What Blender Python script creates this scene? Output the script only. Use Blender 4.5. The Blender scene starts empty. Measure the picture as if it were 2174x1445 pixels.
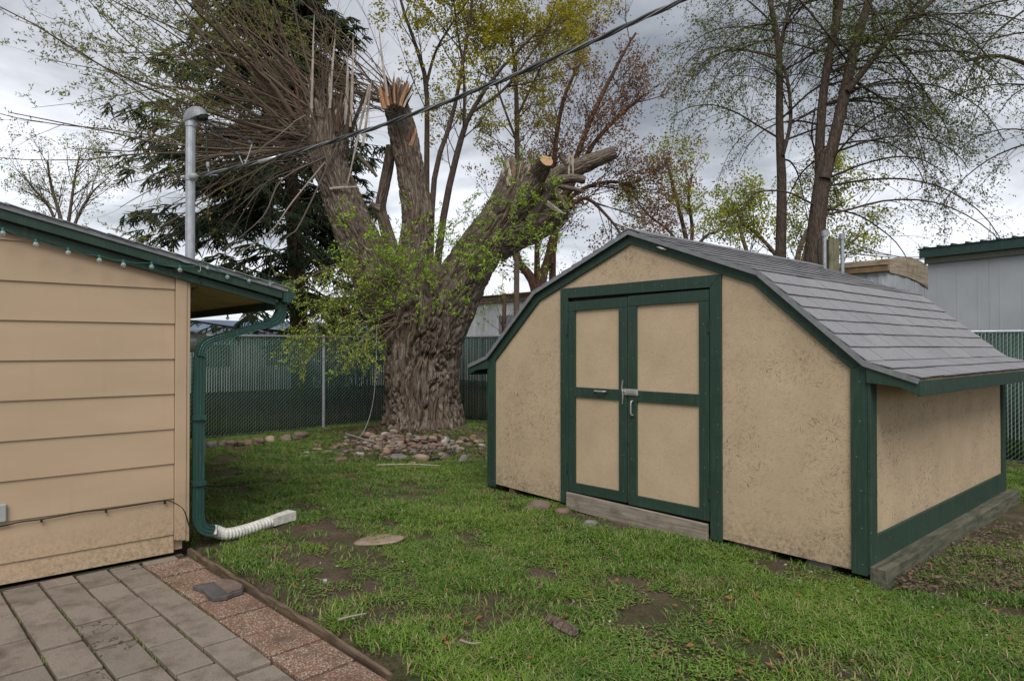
import bpy, bmesh, math, random
import numpy as np
from mathutils import Vector, Matrix
R = math.radians
SC = bpy.context.scene
COL = SC.collection
rng = np.random.default_rng(7)
random.seed(7)

# ------------------------------------------------------------------ camera, sky, sun, exposure
F = 1413.0; H = 1.55; TH = R(48.25); PIT = math.atan(15.5 / F)
cam_d = bpy.data.cameras.new('camera'); cam = bpy.data.objects.new('camera', cam_d); COL.objects.link(cam)
cam.location = (0, 0, H); cam.rotation_euler = (R(90) + PIT, 0, TH)
cam_d.sensor_width = 36; cam_d.lens = 36 * F / 2174; cam_d.clip_start = .05; cam_d.clip_end = 3000
SC.camera = cam
SC.view_settings.view_transform = 'Standard'; SC.view_settings.look = 'None'
SC.view_settings.gamma = 1; SC.view_settings.use_curve_mapping = False
SC.view_settings.exposure = 0.88

SUN_AZ = R(131.7); SUN_EL = R(50)
world = bpy.data.worlds.new('World'); SC.world = world; world.use_nodes = True
wt = world.node_tree; wt.nodes.clear()
def wn(t, **k):
    n = wt.nodes.new(t)
    for a, b in k.items(): setattr(n, a, b)
    return n
wo = wn('ShaderNodeOutputWorld'); bg = wn('ShaderNodeBackground'); bg.inputs['Strength'].default_value = 0.1
wt.links.new(bg.outputs[0], wo.inputs[0])
sky = wn('ShaderNodeTexSky', sky_type='NISHITA', sun_disc=False, sun_elevation=SUN_EL, sun_rotation=SUN_AZ)
tc = wn('ShaderNodeTexCoord'); sep = wn('ShaderNodeSeparateXYZ'); wt.links.new(tc.outputs['Generated'], sep.inputs[0])
def wmath(op, a, b=None, c=None):
    n = wn('ShaderNodeMath', operation=op)
    for i, v in enumerate((a, b, c)):
        if v is None: continue
        if isinstance(v, (int, float)): n.inputs[i].default_value = v
        else: wt.links.new(v, n.inputs[i])
    return n.outputs[0]
zz = wmath('MAXIMUM', sep.outputs[2], 0.0)
den = wmath('ADD', zz, 0.22)
cmb = wn('ShaderNodeCombineXYZ')
wt.links.new(wmath('DIVIDE', sep.outputs[0], den), cmb.inputs[0]); wt.links.new(wmath('DIVIDE', sep.outputs[1], den), cmb.inputs[1])
no1 = wn('ShaderNodeTexNoise'); no1.inputs['Scale'].default_value = 1.15; no1.inputs['Detail'].default_value = 6; no1.inputs['Roughness'].default_value = .56
no1.inputs['Distortion'].default_value = .5
wt.links.new(cmb.outputs[0], no1.inputs['Vector'])
elev = wn('ShaderNodeMapRange'); elev.inputs['From Min'].default_value = 0.02; elev.inputs['From Max'].default_value = .42
elev.interpolation_type = 'SMOOTHSTEP'
wt.links.new(zz, elev.inputs['Value'])
# cloud brightness: bright bank low down, darker and blotchy above
v = wmath('ADD', wmath('MULTIPLY', wmath('SUBTRACT', no1.outputs['Fac'], .5), 3.1), wmath('SUBTRACT', 1.0, wmath('MULTIPLY', elev.outputs[0], .72)))
ramp = wn('ShaderNodeValToRGB')
cr = ramp.color_ramp; cr.elements[0].position = 0.0; cr.elements[0].color = (.20, .215, .24, 1)
cr.elements[1].position = 1.0; cr.elements[1].color = (.72, .74, .785, 1)
e = cr.elements.new(.45); e.color = (.36, .375, .405, 1)
wt.links.new(v, ramp.inputs[0])
mul = wn('ShaderNodeMix', data_type='RGBA', blend_type='MULTIPLY'); mul.inputs['Factor'].default_value = 1
wt.links.new(ramp.outputs[0], mul.inputs[6]); mul.inputs[7].default_value = (8.1, 8.1, 8.1, 1)
mix = wn('ShaderNodeMix', data_type='RGBA'); mix.inputs['Factor'].default_value = .93
wt.links.new(sky.outputs[0], mix.inputs[6]); wt.links.new(mul.outputs[2], mix.inputs[7]); wt.links.new(mix.outputs[2], bg.inputs[0])

sd = bpy.data.lights.new('sun', 'SUN'); so = bpy.data.objects.new('sun', sd); COL.objects.link(so)
sd.energy = 1.5; sd.angle = R(35); sd.color = (1, .965, .92)
sdir = Vector((math.sin(SUN_AZ) * math.cos(SUN_EL), math.cos(SUN_AZ) * math.cos(SUN_EL), math.sin(SUN_EL)))
so.rotation_euler = sdir.to_track_quat('Z', 'Y').to_euler()

# ------------------------------------------------------------------ survey helpers (measured points in the place)
CT, ST = math.cos(TH), math.sin(TH)
def ray(px, py):
    x = (px - 1087) / F; z = -(py - 722.5) / F
    d = math.cos(PIT) - z * math.sin(PIT); u = math.sin(PIT) + z * math.cos(PIT)
    return x / d, u / d
def P(px, py, d):
    x, u = ray(px, py); r = x * d
    return np.array((CT * r - ST * d, ST * r + CT * d, H + u * d))
def G(px, py, z=0.0):
    x, u = ray(px, py); return P(px, py, (z - H) / u)
def WX(px, py, X):            # point on the plane X = const
    k, u = ray(px, py); d = X / (CT * k - ST); return P(px, py, d)
def WY(px, py, Y):
    k, u = ray(px, py); d = Y / (ST * k + CT); return P(px, py, d)
RIGHT = np.array((CT, ST, 0.)); FWD = np.array((-ST, CT, 0.)); UP = np.array((0, 0, 1.))

# ------------------------------------------------------------------ object helpers
def tag(o, label=None, cat=None, group=None, kind=None):
    if label: o['label'] = label
    if cat: o['category'] = cat
    if group: o['group'] = group
    if kind: o['kind'] = kind
    return o
def thing(name, label, cat, loc=(0, 0, 0), group=None):
    o = bpy.data.objects.new(name, None); COL.objects.link(o); o.location = loc; o.empty_display_size = .1
    return tag(o, label, cat, group)
def link(name, me, mat=None, parent=None, smooth=False):
    o = bpy.data.objects.new(name, me); COL.objects.link(o)
    if mat is not None and not me.materials: me.materials.append(mat)
    if smooth and len(me.polygons): me.polygons.foreach_set('use_smooth', np.ones(len(me.polygons), bool))
    if parent is not None:
        o.parent = parent
        o.matrix_parent_inverse = Matrix.Translation(parent_world(parent)).inverted()
    return o
def parent_world(p):
    v = Vector(p.location)
    q = p.parent
    while q is not None:
        q = q.parent
    return v if p.parent is None else Vector(p.location)
def mesh_np(name, V, Fc):
    """V (n,3), Fc (m,k) uniform polygons"""
    me = bpy.data.meshes.new(name); V = np.asarray(V, np.float32); Fc = np.asarray(Fc, np.int32)
    m, k = Fc.shape
    me.vertices.add(len(V)); me.vertices.foreach_set('co', V.ravel())
    me.loops.add(m * k); me.loops.foreach_set('vertex_index', Fc.ravel())
    me.polygons.add(m); me.polygons.foreach_set('loop_start', np.arange(0, m * k, k, dtype=np.int32))
    me.polygons.foreach_set('loop_total', np.full(m, k, np.int32))
    me.update(calc_edges=True); return me
class MB:
    def __init__(s): s.v = []; s.f = []
    def add(s, vs, fs):
        b = len(s.v); s.v += [tuple(map(float, q)) for q in vs]; s.f += [tuple(b + i for i in f) for f in fs]; return s
    def obox(s, c, a, b, d):      # centre, three half-extent vectors
        c, a, b, d = map(np.array, (c, a, b, d)); vs = []
        for i in (-1, 1):
            for j in (-1, 1):
                for k in (-1, 1): vs.append(c + i * a + j * b + k * d)
        return s.add(vs, [(0, 1, 3, 2), (4, 6, 7, 5), (0, 4, 5, 1), (2, 3, 7, 6), (0, 2, 6, 4), (1, 5, 7, 3)])
    def box(s, x0, x1, y0, y1, z0, z1):
        return s.obox(((x0 + x1) / 2, (y0 + y1) / 2, (z0 + z1) / 2), ((x1 - x0) / 2, 0, 0), (0, (y1 - y0) / 2, 0), (0, 0, (z1 - z0) / 2))
    def prism_y(s, poly, y0, y1):   # poly in (x, z)
        n = len(poly); vs = [(x, y0, z) for x, z in poly] + [(x, y1, z) for x, z in poly]
        fs = [tuple(range(n)), tuple(range(2 * n - 1, n - 1, -1))] + [(i, n + i, n + (i + 1) % n, (i + 1) % n) for i in range(n)]
        return s.add(vs, fs)
    def prism_x(s, poly, x0, x1):   # poly in (y, z)
        n = len(poly); vs = [(x0, y, z) for y, z in poly] + [(x1, y, z) for y, z in poly]
        fs = [tuple(range(n)), tuple(range(2 * n - 1, n - 1, -1))] + [(i, n + i, n + (i + 1) % n, (i + 1) % n) for i in range(n)]
        return s.add(vs, fs)
    def prism_z(s, poly, z0, z1):
        n = len(poly); vs = [(x, y, z0) for x, y in poly] + [(x, y, z1) for x, y in poly]
        fs = [tuple(range(n)), tuple(range(2 * n - 1, n - 1, -1))] + [(i, n + i, n + (i + 1) % n, (i + 1) % n) for i in range(n)]
        return s.add(vs, fs)
    def tube(s, pts, r, n=8, cap=True, prof=None):
        pts = np.array(pts, float); K = len(pts); r = np.broadcast_to(np.array(r, float), (K,))
        T = np.gradient(pts, axis=0); T /= np.linalg.norm(T, axis=1)[:, None] + 1e-9
        ref = np.array((0, 0, 1.)) if abs(T[0][2]) < .9 else np.array((1., 0, 0))
        A = np.cross(T[0], ref); A /= np.linalg.norm(A); vs = []
        for i in range(K):
            A = A - T[i] * A.dot(T[i]); A /= np.linalg.norm(A); B = np.cross(T[i], A)
            for j in range(n):
                if prof is None: ca, sa = math.cos(2 * math.pi * j / n), math.sin(2 * math.pi * j / n)
                else: ca, sa = prof[j]
                vs.append(pts[i] + r[i] * (ca * A + sa * B))
        fs = [(i * n + j, i * n + (j + 1) % n, (i + 1) * n + (j + 1) % n, (i + 1) * n + j) for i in range(K - 1) for j in range(n)]
        if cap: fs += [tuple(range(n - 1, -1, -1)), tuple((K - 1) * n + j for j in range(n))]
        return s.add(vs, fs)
    def mesh(s, name, bevel=0, seg=1):
        me = bpy.data.meshes.new(name); me.from_pydata(s.v, [], s.f)
        bm = bmesh.new(); bm.from_mesh(me); bmesh.ops.recalc_face_normals(bm, faces=bm.faces)
        if bevel: bmesh.ops.bevel(bm, geom=bm.edges[:], offset=bevel, segments=seg, affect='EDGES', clamp_overlap=True)
        bm.to_mesh(me); bm.free(); me.update(); return me
    def build(s, name, mat, parent=None, bevel=0, smooth=False, seg=1):
        return link(name, s.mesh(name, bevel, seg), mat, parent, smooth)

# ------------------------------------------------------------------ materials
class NT:
    def __init__(s, name, rough=.8, spec=.3):
        s.m = bpy.data.materials.new(name); s.m.use_nodes = True; s.t = s.m.node_tree
        s.b = s.t.nodes['Principled BSDF']; s.b.inputs['Roughness'].default_value = rough
        s.b.inputs['Specular IOR Level'].default_value = spec
    def n(s, typ, ins=None, out=0, **k):
        nd = s.t.nodes.new('ShaderNode' + typ)
        for a, b in k.items(): setattr(nd, a, b)
        for a, b in (ins or {}).items():
            if isinstance(b, bpy.types.NodeSocket): s.t.links.new(b, nd.inputs[a])
            else: nd.inputs[a].default_value = b
        return nd.outputs[out]
    def pos(s): return s.n('NewGeometry', out='Position')
    def obj(s): return s.n('TexCoord', out='Object')
    def map(s, vec, scale=(1, 1, 1), rot=(0, 0, 0), loc=(0, 0, 0)):
        return s.n('Mapping', {'Vector': vec, 'Scale': scale, 'Rotation': rot, 'Location': loc})
    def noise(s, vec, scale, detail=4, rough=.55, dist=0, out='Fac'):
        return s.n('TexNoise', {'Vector': vec, 'Scale': scale, 'Detail': detail, 'Roughness': rough, 'Distortion': dist}, out=out)
    def vor(s, vec, scale, out='Distance', **k): return s.n('TexVoronoi', {'Vector': vec, 'Scale': scale}, out=out, **k)
    def ramp(s, f, *st):
        nd = s.t.nodes.new('ShaderNodeValToRGB'); s.t.links.new(f, nd.inputs[0]); el = nd.color_ramp.elements
        while len(el) < len(st): el.new(.5)
        for e_, (p_, c_) in zip(el, st):
            e_.position = p_
            if isinstance(c_, (int, float)): c_ = (c_,) * 3
            e_.color = (*c_, 1)
        return nd.outputs[0]
    def mix(s, f, a, b, mode='MIX'):
        nd = s.t.nodes.new('ShaderNodeMix'); nd.data_type = 'RGBA'; nd.blend_type = mode
        for i, q in ((0, f), (6, a), (7, b)):
            if isinstance(q, bpy.types.NodeSocket): s.t.links.new(q, nd.inputs[i])
            elif i == 0: nd.inputs[0].default_value = q
            else: nd.inputs[i].default_value = (*q, 1)
        return nd.outputs[2]
    def math(s, op, a, b=0.0, clamp=False):
        nd = s.t.nodes.new('ShaderNodeMath'); nd.operation = op; nd.use_clamp = clamp
        for i, q in ((0, a), (1, b)):
            if isinstance(q, bpy.types.NodeSocket): s.t.links.new(q, nd.inputs[i])
            else: nd.inputs[i].default_value = q
        return nd.outputs[0]
    def color(s, c):
        if isinstance(c, bpy.types.NodeSocket): s.t.links.new(c, s.b.inputs['Base Color'])
        else: s.b.inputs['Base Color'].default_value = (*c, 1)
        return s
    def rough(s, c): s.t.links.new(c, s.b.inputs['Roughness']); return s
    def bump(s, h, strength=.5, dist=.01, prev=None):
        nd = s.t.nodes.new('ShaderNodeBump'); nd.inputs['Strength'].default_value = strength; nd.inputs['Distance'].default_value = dist
        s.t.links.new(h, nd.inputs['Height'])
        if prev is not None: s.t.links.new(prev, nd.inputs['Normal'])
        s.t.links.new(nd.outputs[0], s.b.inputs['Normal']); return nd.outputs[0]

def painted(name, col, wear=(.30, .27, .22), wear_amt=.66, grain=(3, 3, 60), dirt=.25, rough=.55):
    q = NT(name, rough); p = q.pos()
    big = q.noise(p, 2.3, 5); fine = q.noise(q.map(p, (60, 60, 9)), 1.0, 3)
    c = q.mix(q.ramp(big, (.3, 0.0), (.75, 1.0)), tuple(x * .86 for x in col), tuple(min(1, x * 1.1) for x in col))
    c = q.mix(q.ramp(q.noise(p, 11, 6, .7), (.52, 0.0), (.75, dirt)), c, tuple(x * .45 for x in col))
    chips = q.ramp(q.noise(p, 46, 5, .75), (wear_amt, 0.0), (wear_amt + .02, 1.0))
    c = q.mix(q.math('MULTIPLY', chips, .8), c, wear)
    gr = q.noise(q.map(p, (55, 55, 4)), 1.0, 5, .65); gr2 = q.noise(q.map(p, (5, 5, 70)), 1.0, 5, .65)
    c = q.mix(q.ramp(gr, (.52, 0.0), (.68, .45)), c, tuple(min(1, x * 1.9 + .01) for x in col)); c = q.mix(q.ramp(gr2, (.58, 0.0), (.72, .4)), c, tuple(x * .4 for x in col))
    q.color(c); n = q.bump(fine, .25, .002); q.bump(gr, .3, .002, n); return q.m
def osb_mat(name, col, scratch=.55, zdirt=True, band=0):
    q = NT(name, .72, .2); p = q.pos()
    cell = q.vor(p, 26, out='Color')
    sc = q.n('SeparateColor', {'Color': cell}, out=0)
    ang = q.math('MULTIPLY', sc, 3.14159)
    rot = q.n('VectorRotate', {'Vector': p, 'Angle': ang, 'Axis': (.35, .8, .2)}, rotation_type='AXIS_ANGLE')
    strand = q.noise(q.map(rot, (14, 14, 150)), 1.0, 4, .6)
    cell2 = q.vor(q.map(p, (1, 1, 1), loc=(3, 5, 7)), 19, out='Color')
    ang2 = q.math('MULTIPLY', q.n('SeparateColor', {'Color': cell2}, out=1), 3.14159)
    rot2 = q.n('VectorRotate', {'Vector': p, 'Angle': ang2, 'Axis': (.35, .8, .2)}, rotation_type='AXIS_ANGLE')
    cr_ = q.noise(q.map(rot2, (17, 17, 170)), 1.0, 3, .6)
    region = q.noise(p, 1.6, 5, .6)
    thr = q.math('MULTIPLY', q.ramp(region, (.38, .15), (.62, 1.0)), q.ramp(q.noise(q.map(p, loc=(2, 8, 1)), 7, 5, .7), (.36, .25), (.56, 1.0)))
    line = q.math('MULTIPLY', q.ramp(cr_, (.55, 0.0), (.62, 1.0)), thr)
    sp = q.n('SeparateXYZ', {'Vector': p}, out=2)
    low = q.ramp(q.math('ADD', sp, q.math('MULTIPLY', q.noise(p, 5, 5), .5)), (.25, 1.0), (.62, 0.0))
    c = q.mix(q.ramp(q.noise(p, 3.3, 5), (.3, 0.0), (.7, 1.0)), tuple(x * .9 for x in col), tuple(x * 1.07 for x in col))
    c = q.mix(q.ramp(strand, (.33, .35), (.5, 0.0)), c, tuple(x * .66 for x in col))
    c = q.mix(q.math('MULTIPLY', line, scratch), c, (.075, .058, .04))
    if zdirt: c = q.mix(q.math('MULTIPLY', q.math('MULTIPLY', low, q.ramp(q.noise(p, 34, 6, .75), (.42, 0.0), (.62, 1.0))), .75), c, (.10, .085, .055))
    c = q.mix(q.ramp(q.noise(p, 70, 2), (.80, 0.0), (.83, .7)), c, (.09, .06, .04))
    q.color(c)
    n = q.bump(strand, .5, .004); q.bump(cr_, .45, .003, n); return q.m
TAN = (.53, .405, .268)
M = {}
M['green'] = painted('green_paint', (.027, .056, .040), wear=(.17, .19, .16), wear_amt=.70)
M['green_worn'] = painted('worn_green_paint', (.028, .057, .041), wear=(.30, .31, .28), wear_amt=.645, dirt=.6)
M['green_metal'] = painted('green_metal', (.022, .062, .050), wear=(.05, .12, .1), wear_amt=.72, rough=.35, dirt=.2)
M['osb'] = osb_mat('painted_osb', TAN, .85)
M['osb_door'] = osb_mat('painted_osb_door', tuple(x * 1.02 for x in TAN), .14, False)
M['siding'] = painted('tan_siding_paint', (.59, .415, .265), wear=(.3, .22, .14), wear_amt=.76, dirt=.10)
def siding():
    q = NT('tan_lap_siding', .62, .25); p = q.pos(); col = (.455, .335, .222)
    c = q.mix(q.ramp(q.noise(q.map(p, (1, .6, 2.2)), 2.0, 6), (.3, 0.0), (.7, 1.0)), tuple(x * .92 for x in col), tuple(x * 1.05 for x in col))
    z = q.n('SeparateXYZ', {'Vector': p}, out=2); y = q.n('SeparateXYZ', {'Vector': p}, out=1)
    low = q.ramp(q.math('SUBTRACT', q.math('ADD', z, q.math('MULTIPLY', q.noise(p, 4, 5), .45)), q.math('MULTIPLY', y, .12)), (.12, 1.0), (.55, 0.0))
    c = q.mix(q.math('MULTIPLY', q.math('MULTIPLY', low, q.ramp(q.noise(p, 45, 6, .8), (.44, 0.0), (.62, 1.0))), .7), c, (.14, .12, .05))
    c = q.mix(q.ramp(q.noise(p, 22, 3), (.76, 0.0), (.78, .5)), c, (.2, .13, .08))
    c = q.mix(q.ramp(q.noise(q.map(p, (1, 9, .7)), 1.5, 5), (.58, 0.0), (.8, .25)), c, (.33, .24, .15))
    q.color(c); q.bump(q.noise(q.map(p, (40, 3, 40)), 1.0, 4), .2, .002, q.bump(q.noise(p, 14, 4), .2, .004)); return q.m
M['siding'] = siding()
def wood(name, a, b, scale=(2, 50, 50), rough=.85):
    q = NT(name, rough, .15); p = q.map(q.pos(), scale)
    g = q.noise(p, 1.0, 6, .65, .6)
    c = q.mix(q.ramp(g, (.3, 0.0), (.65, 1.0)), a, b)
    c = q.mix(q.ramp(q.noise(q.pos(), 6, 5), (.5, 0.0), (.72, .55)), c, tuple(x * .55 for x in a))
    q.color(c); q.bump(g, .6, .004); return q.m
M['grey_wood'] = wood('weathered_wood', (.15, .125, .095), (.36, .31, .25))
M['edge_wood'] = wood('rotting_edging_wood', (.055, .038, .026), (.20, .145, .10), (2.5, 40, 40))
M['beam'] = wood('mossy_beam', (.05, .055, .038), (.15, .145, .105), (30, 3, 30))
M['soffit'] = wood('soffit_ply', (.50, .39, .22), (.62, .49, .29), (30, 3, 30))
def metal(name, col, rough=.45, met=.6, nz=.3):
    q = NT(name, rough); q.b.inputs['Metallic'].default_value = met; p = q.pos()
    q.color(q.mix(q.ramp(q.noise(p, 18, 5), (.3, 0.0), (.7, 1.0)), tuple(x * (1 - nz) for x in col), col)); q.bump(q.noise(p, 90, 3), .08, .001); return q.m
M['galv'] = metal('galvanised_steel', (.50, .53, .56), .48, .55)
M['drip'] = metal('grey_drip_edge', (.26, .27, .28), .5, .2)
M['wire'] = metal('galvanised_wire', (.50, .56, .52), .5, .2)
M['silver'] = metal('bare_metal', (.62, .62, .6), .4, .6)
M['dark_metal'] = metal('dark_hinge', (.05, .055, .05), .6, .4)
def plain(name, col, rough=.6, nz=.15, sc=20):
    q = NT(name, rough); p = q.pos()
    q.color(q.mix(q.ramp(q.noise(p, sc, 5), (.3, 0.0), (.7, 1.0)), tuple(x * (1 - nz) for x in col), tuple(x * (1 + nz) for x in col))); q.bump(q.noise(p, sc * 4, 3), .1, .002); return q.m
M['black'] = plain('black_rubber', (.016, .016, .017), .5)
M['cable'] = plain('weathered_cable', (.075, .078, .082), .6)
M['cable_grey'] = plain('bare_cable', (.26, .27, .28), .5)
M['plug'] = plain('white_flex_plastic', (.62, .61, .55), .55, .25, 30)
M['socket'] = plain('teal_socket', (.03, .16, .13), .45)
M['greybox'] = plain('grey_enclosure', (.33, .36, .34), .5, .15, 6)
M['void'] = plain('dark_recess_shade', (.03, .025, .02), .95)  # near-black colour painted as the shade inside recesses
q = NT('clear_glass', .05, .5); q.b.inputs['Transmission Weight'].default_value = .75; q.b.inputs['IOR'].default_value = 1.3; q.color((.85, .9, .9)); M['glass'] = q.m
q = NT('window_glass', .08, .6); q.color((.10, .11, .13)); M['pane'] = q.m
def flex():
    q = NT('corrugated_white_plastic', .55); p = q.pos()
    q.color(q.mix(q.ramp(q.noise(p, 22, 6, .7), (.45, 0.0), (.72, .75)), (.66, .65, .6), (.22, .2, .15))); return q.m
M['flex'] = flex()
def shingle():
    q = NT('asphalt_shingle', .92, .15); p = q.pos()
    rnd = q.n('ObjectInfo', out='Random')
    c = q.ramp(q.noise(p, 260, 2, .8), (.28, (.13, .13, .14)), (.5, (.25, .25, .262)), (.72, (.46, .46, .47)))
    c = q.mix(q.ramp(q.noise(p, 2.4, 5), (.3, 0.0), (.7, .35)), c, (.145, .145, .15))
    c = q.mix(q.math('MULTIPLY', rnd, .28), c, (.30, .295, .295)); q.color(c); q.bump(q.noise(p, 300, 2), .5, .002); return q.m
M['shingle'] = shingle()
def paver(name, cols, agg=False):
    q = NT(name, .93, .15); p = q.pos(); o = q.n('ObjectInfo', out='Random')
    if agg:
        vc = q.vor(p, 120, out='Color'); s1 = q.n('SeparateColor', {'Color': vc}, out=0)
        c = q.ramp(s1, (.0, (.16, .085, .06)), (.35, (.29, .165, .115)), (.6, (.37, .245, .17)), (.82, (.42, .35, .28)), (1.0, (.62, .57, .50)))
        vd = q.vor(p, 120); c = q.mix(q.ramp(vd, (.35, 0.0), (.62, .75)), c, (.13, .08, .055)); hgt = vd
    else:
        c = q.ramp(q.noise(p, 190, 3, .75), (.3, tuple(x * .62 for x in cols)), (.5, cols), (.72, tuple(x * 1.45 for x in cols))); hgt = q.noise(p, 240, 3, .7)
    c = q.mix(q.math('MULTIPLY', o, .45), c, tuple(x * .66 for x in cols))
    if not agg:
        wv = q.n('VectorMath', {0: q.map(p, (2.2, 2.2, 2.2)), 1: q.n('TexNoise', {'Vector': p, 'Scale': 7.0, 'Detail': 4.0}, out='Color')}, operation='ADD')
        ck_ = q.ramp(q.vor(wv, 1.0, feature='DISTANCE_TO_EDGE'), (.006, 1.0), (.012, 0.0)); c = q.mix(q.math('MULTIPLY', q.math('MULTIPLY', ck_, q.math('GREATER_THAN', o, .87)), .9), c, (.04, .033, .027))
    c = q.mix(q.ramp(q.noise(p, 5, 6, .65), (.48, 0.0), (.72, .75)), c, (.085, .062, .045))
    mo = q.ramp(q.noise(q.map(p, loc=(4, 2, 0)), 3.4, 6, .7), (.56, 0.0), (.72, .5)); c = q.mix(mo, c, (.075, .08, .035))
    q.color(c); q.bump(hgt, .5, .003, q.bump(q.noise(p, 12, 5), .5, .008)); return q.m
M['paver'] = paver('concrete_paver', (.245, .205, .168))
M['agg'] = paver('aggregate_paver', (.27, .15, .10), True)
def soil():
    q = NT('garden_soil', .97, .1); p = q.pos()
    n1 = q.noise(p, 3, 8, .7)
    c = q.ramp(n1, (.3, (.075, .053, .038)), (.55, (.135, .098, .07)), (.75, (.20, .15, .115)))
    c = q.mix(q.ramp(q.noise(p, 60, 5, .75), (.45, 0.0), (.7, .8)), c, (.035, .026, .018))
    c = q.mix(q.ramp(q.vor(p, 75), (.08, .7), (.16, 0.0)), c, (.24, .2, .15))
    gm = q.ramp(q.noise(q.map(p, loc=(9, 1, 0)), 1.3, 6, .7), (.45, 0.0), (.62, .7)); c = q.mix(gm, c, (.05, .075, .02))
    q.color(c); q.bump(q.noise(p, 45, 6, .75), .9, .02); return q.m
M['soil'] = soil()
def grassm(name, a, b, dry, trans=True):
    q = NT(name, .6, .25); p = q.pos()
    patch = q.noise(p, .9, 6, .65); fine = q.n('NewGeometry', out='Random Per Island'); ob = q.n('ObjectInfo', out='Random')
    f = q.math('ADD', q.math('MULTIPLY', q.ramp(patch, (.36, 0.0), (.62, 1.0)), .55), q.math('MULTIPLY', fine, .45))
    c = q.mix(f, a, b)
    c = q.mix(q.ramp(fine, (.76, 0.0), (.82, 1.0)), c, dry)
    dp = q.ramp(q.noise(q.map(p, loc=(31, 7, 0)), 1.7, 6, .7), (.52, 0.0), (.70, .7)); c = q.mix(q.math('MULTIPLY', dp, q.ramp(ob, (.2, 0.0), (.7, 1.0))), c, dry)
    q.color(c)
    if trans: q.b.inputs['Subsurface Weight'].default_value = 0
    return q.m
M['grass'] = grassm('lawn_grass', (.042, .118, .018), (.155, .250, .028), (.28, .23, .12))
M['weed'] = grassm('lawn_weeds', (.06, .14, .025), (.16, .25, .035), (.2, .19, .06))
M['litter'] = NT('dead_leaves', .8).color((.25, .09, .04)).m
def barkm(name, a, b, su=26, sv=5, uv=True, bs=.8, moss=None):
    q = NT(name, .92, .12)
    p = q.n('TexCoord', out='UV') if uv else q.pos()
    w = q.n('VectorMath', {0: q.map(p, (su, sv, 1) if uv else (su, su, sv)), 1: q.n('TexNoise', {'Vector': q.map(p, (6, 3, 3)), 'Scale': 1.0}, out='Color')}, operation='ADD')
    g = q.noise(w, 1.0, 6, .65, .4)
    vd = q.vor(w, .8, feature='DISTANCE_TO_EDGE')
    h = q.math('ADD', q.ramp(vd, (.0, 0.0), (.22, 1.0)), q.math('MULTIPLY', g, .8))
    c = q.ramp(g, (.3, tuple(x * .55 for x in a)), (.5, a), (.7, b))
    c = q.mix(q.ramp(q.noise(q.pos(), 2.2, 5), (.4, 0.0), (.7, .45)), c, tuple(x * .7 for x in b))
    if moss: c = q.mix(q.ramp(q.noise(q.pos(), 3.2, 6, .7), (.52, 0.0), (.68, .5)), c, moss)
    if uv: c = q.mix(q.ramp(q.noise(q.pos(), 7, 5, .7), (.5, 0.0), (.72, .5)), c, (.17, .105, .075))
    q.color(c); q.bump(h, bs, .02); return q.m
M['willow_bark'] = barkm('willow_bark', (.120, .090, .070), (.34, .285, .235), 30, 4, moss=(.13, .12, .055))
M['bark_dark'] = barkm('brown_bark', (.075, .056, .044), (.155, .118, .092), 30, 6, uv=False, bs=.6)
M['bark_red'] = barkm('red_brown_bark', (.105, .06, .042), (.19, .125, .09), 30, 6, uv=False, bs=.6)
M['bark_mid'] = barkm('grey_brown_bark', (.115, .085, .064), (.22, .17, .13), 30, 6, uv=False, bs=.6)
def twigm(name, a, b):
    q = NT(name, .85, .15); r = q.n('NewGeometry', out='Random Per Island'); q.color(q.mix(r, a, b)); return q.m
M['shoot'] = twigm('shoot_bark', (.075, .052, .036), (.22, .165, .12))
M['twig'] = twigm('twig_bark', (.045, .034, .028), (.10, .075, .058))
M['twig_grey'] = twigm('dead_twig', (.16, .135, .11), (.36, .32, .27))
M['fresh_wood'] = wood('split_wood', (.20, .09, .04), (.42, .25, .14), (30, 30, 3))
M['snag'] = wood('bleached_wood', (.24, .19, .15), (.50, .44, .38), (40, 40, 3))
def cutm():
    q = NT('sawn_end', .8, .15); o = q.n('TexCoord', out='UV')
    w = q.n('TexWave', {'Vector': o, 'Scale': 5.0, 'Distortion': 2.0}, wave_type='RINGS', rings_direction='Z')
    q.color(q.mix(w, (.34, .17, .08), (.58, .38, .22))); return q.m
M['cut'] = cutm()
def leafm(name, a, b, rough=.55, tr=.25):
    q = NT(name, rough, .2); r = q.n('NewGeometry', out='Random Per Island')
    c = q.mix(q.math('ADD', q.math('MULTIPLY', r, .6), q.math('MULTIPLY', q.noise(q.pos(), .9, 3), .5)), a, b); q.color(c)
    tl = q.t.nodes.new('ShaderNodeBsdfTranslucent'); q.t.links.new(c, tl.inputs[0]); ms = q.t.nodes.new('ShaderNodeMixShader'); ms.inputs[0].default_value = tr
    q.t.links.new(q.b.outputs[0], ms.inputs[1]); q.t.links.new(tl.outputs[0], ms.inputs[2]); q.t.links.new(ms.outputs[0], q.t.nodes['Material Output'].inputs[0]); return q.m
M['leaf_fresh'] = leafm('fresh_willow_leaf', (.17, .31, .03), (.36, .50, .05))
M['catkin'] = leafm('willow_catkin', (.34, .36, .06), (.48, .46, .13))
M['leaf_olive'] = leafm('young_willow_leaf', (.12, .17, .035), (.29, .30, .05))
M['leaf_maple'] = leafm('yellow_maple_leaf', (.24, .23, .02), (.50, .44, .035), tr=.45)
M['leaf_red'] = leafm('bronze_leaf', (.13, .07, .045), (.30, .165, .08), tr=.3)
M['leaf_brown'] = leafm('dark_bronze_leaf', (.06, .05, .03), (.14, .11, .05), tr=.3)
M['leaf_lime'] = leafm('lime_leaf', (.20, .24, .03), (.42, .43, .05), tr=.35)
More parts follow.
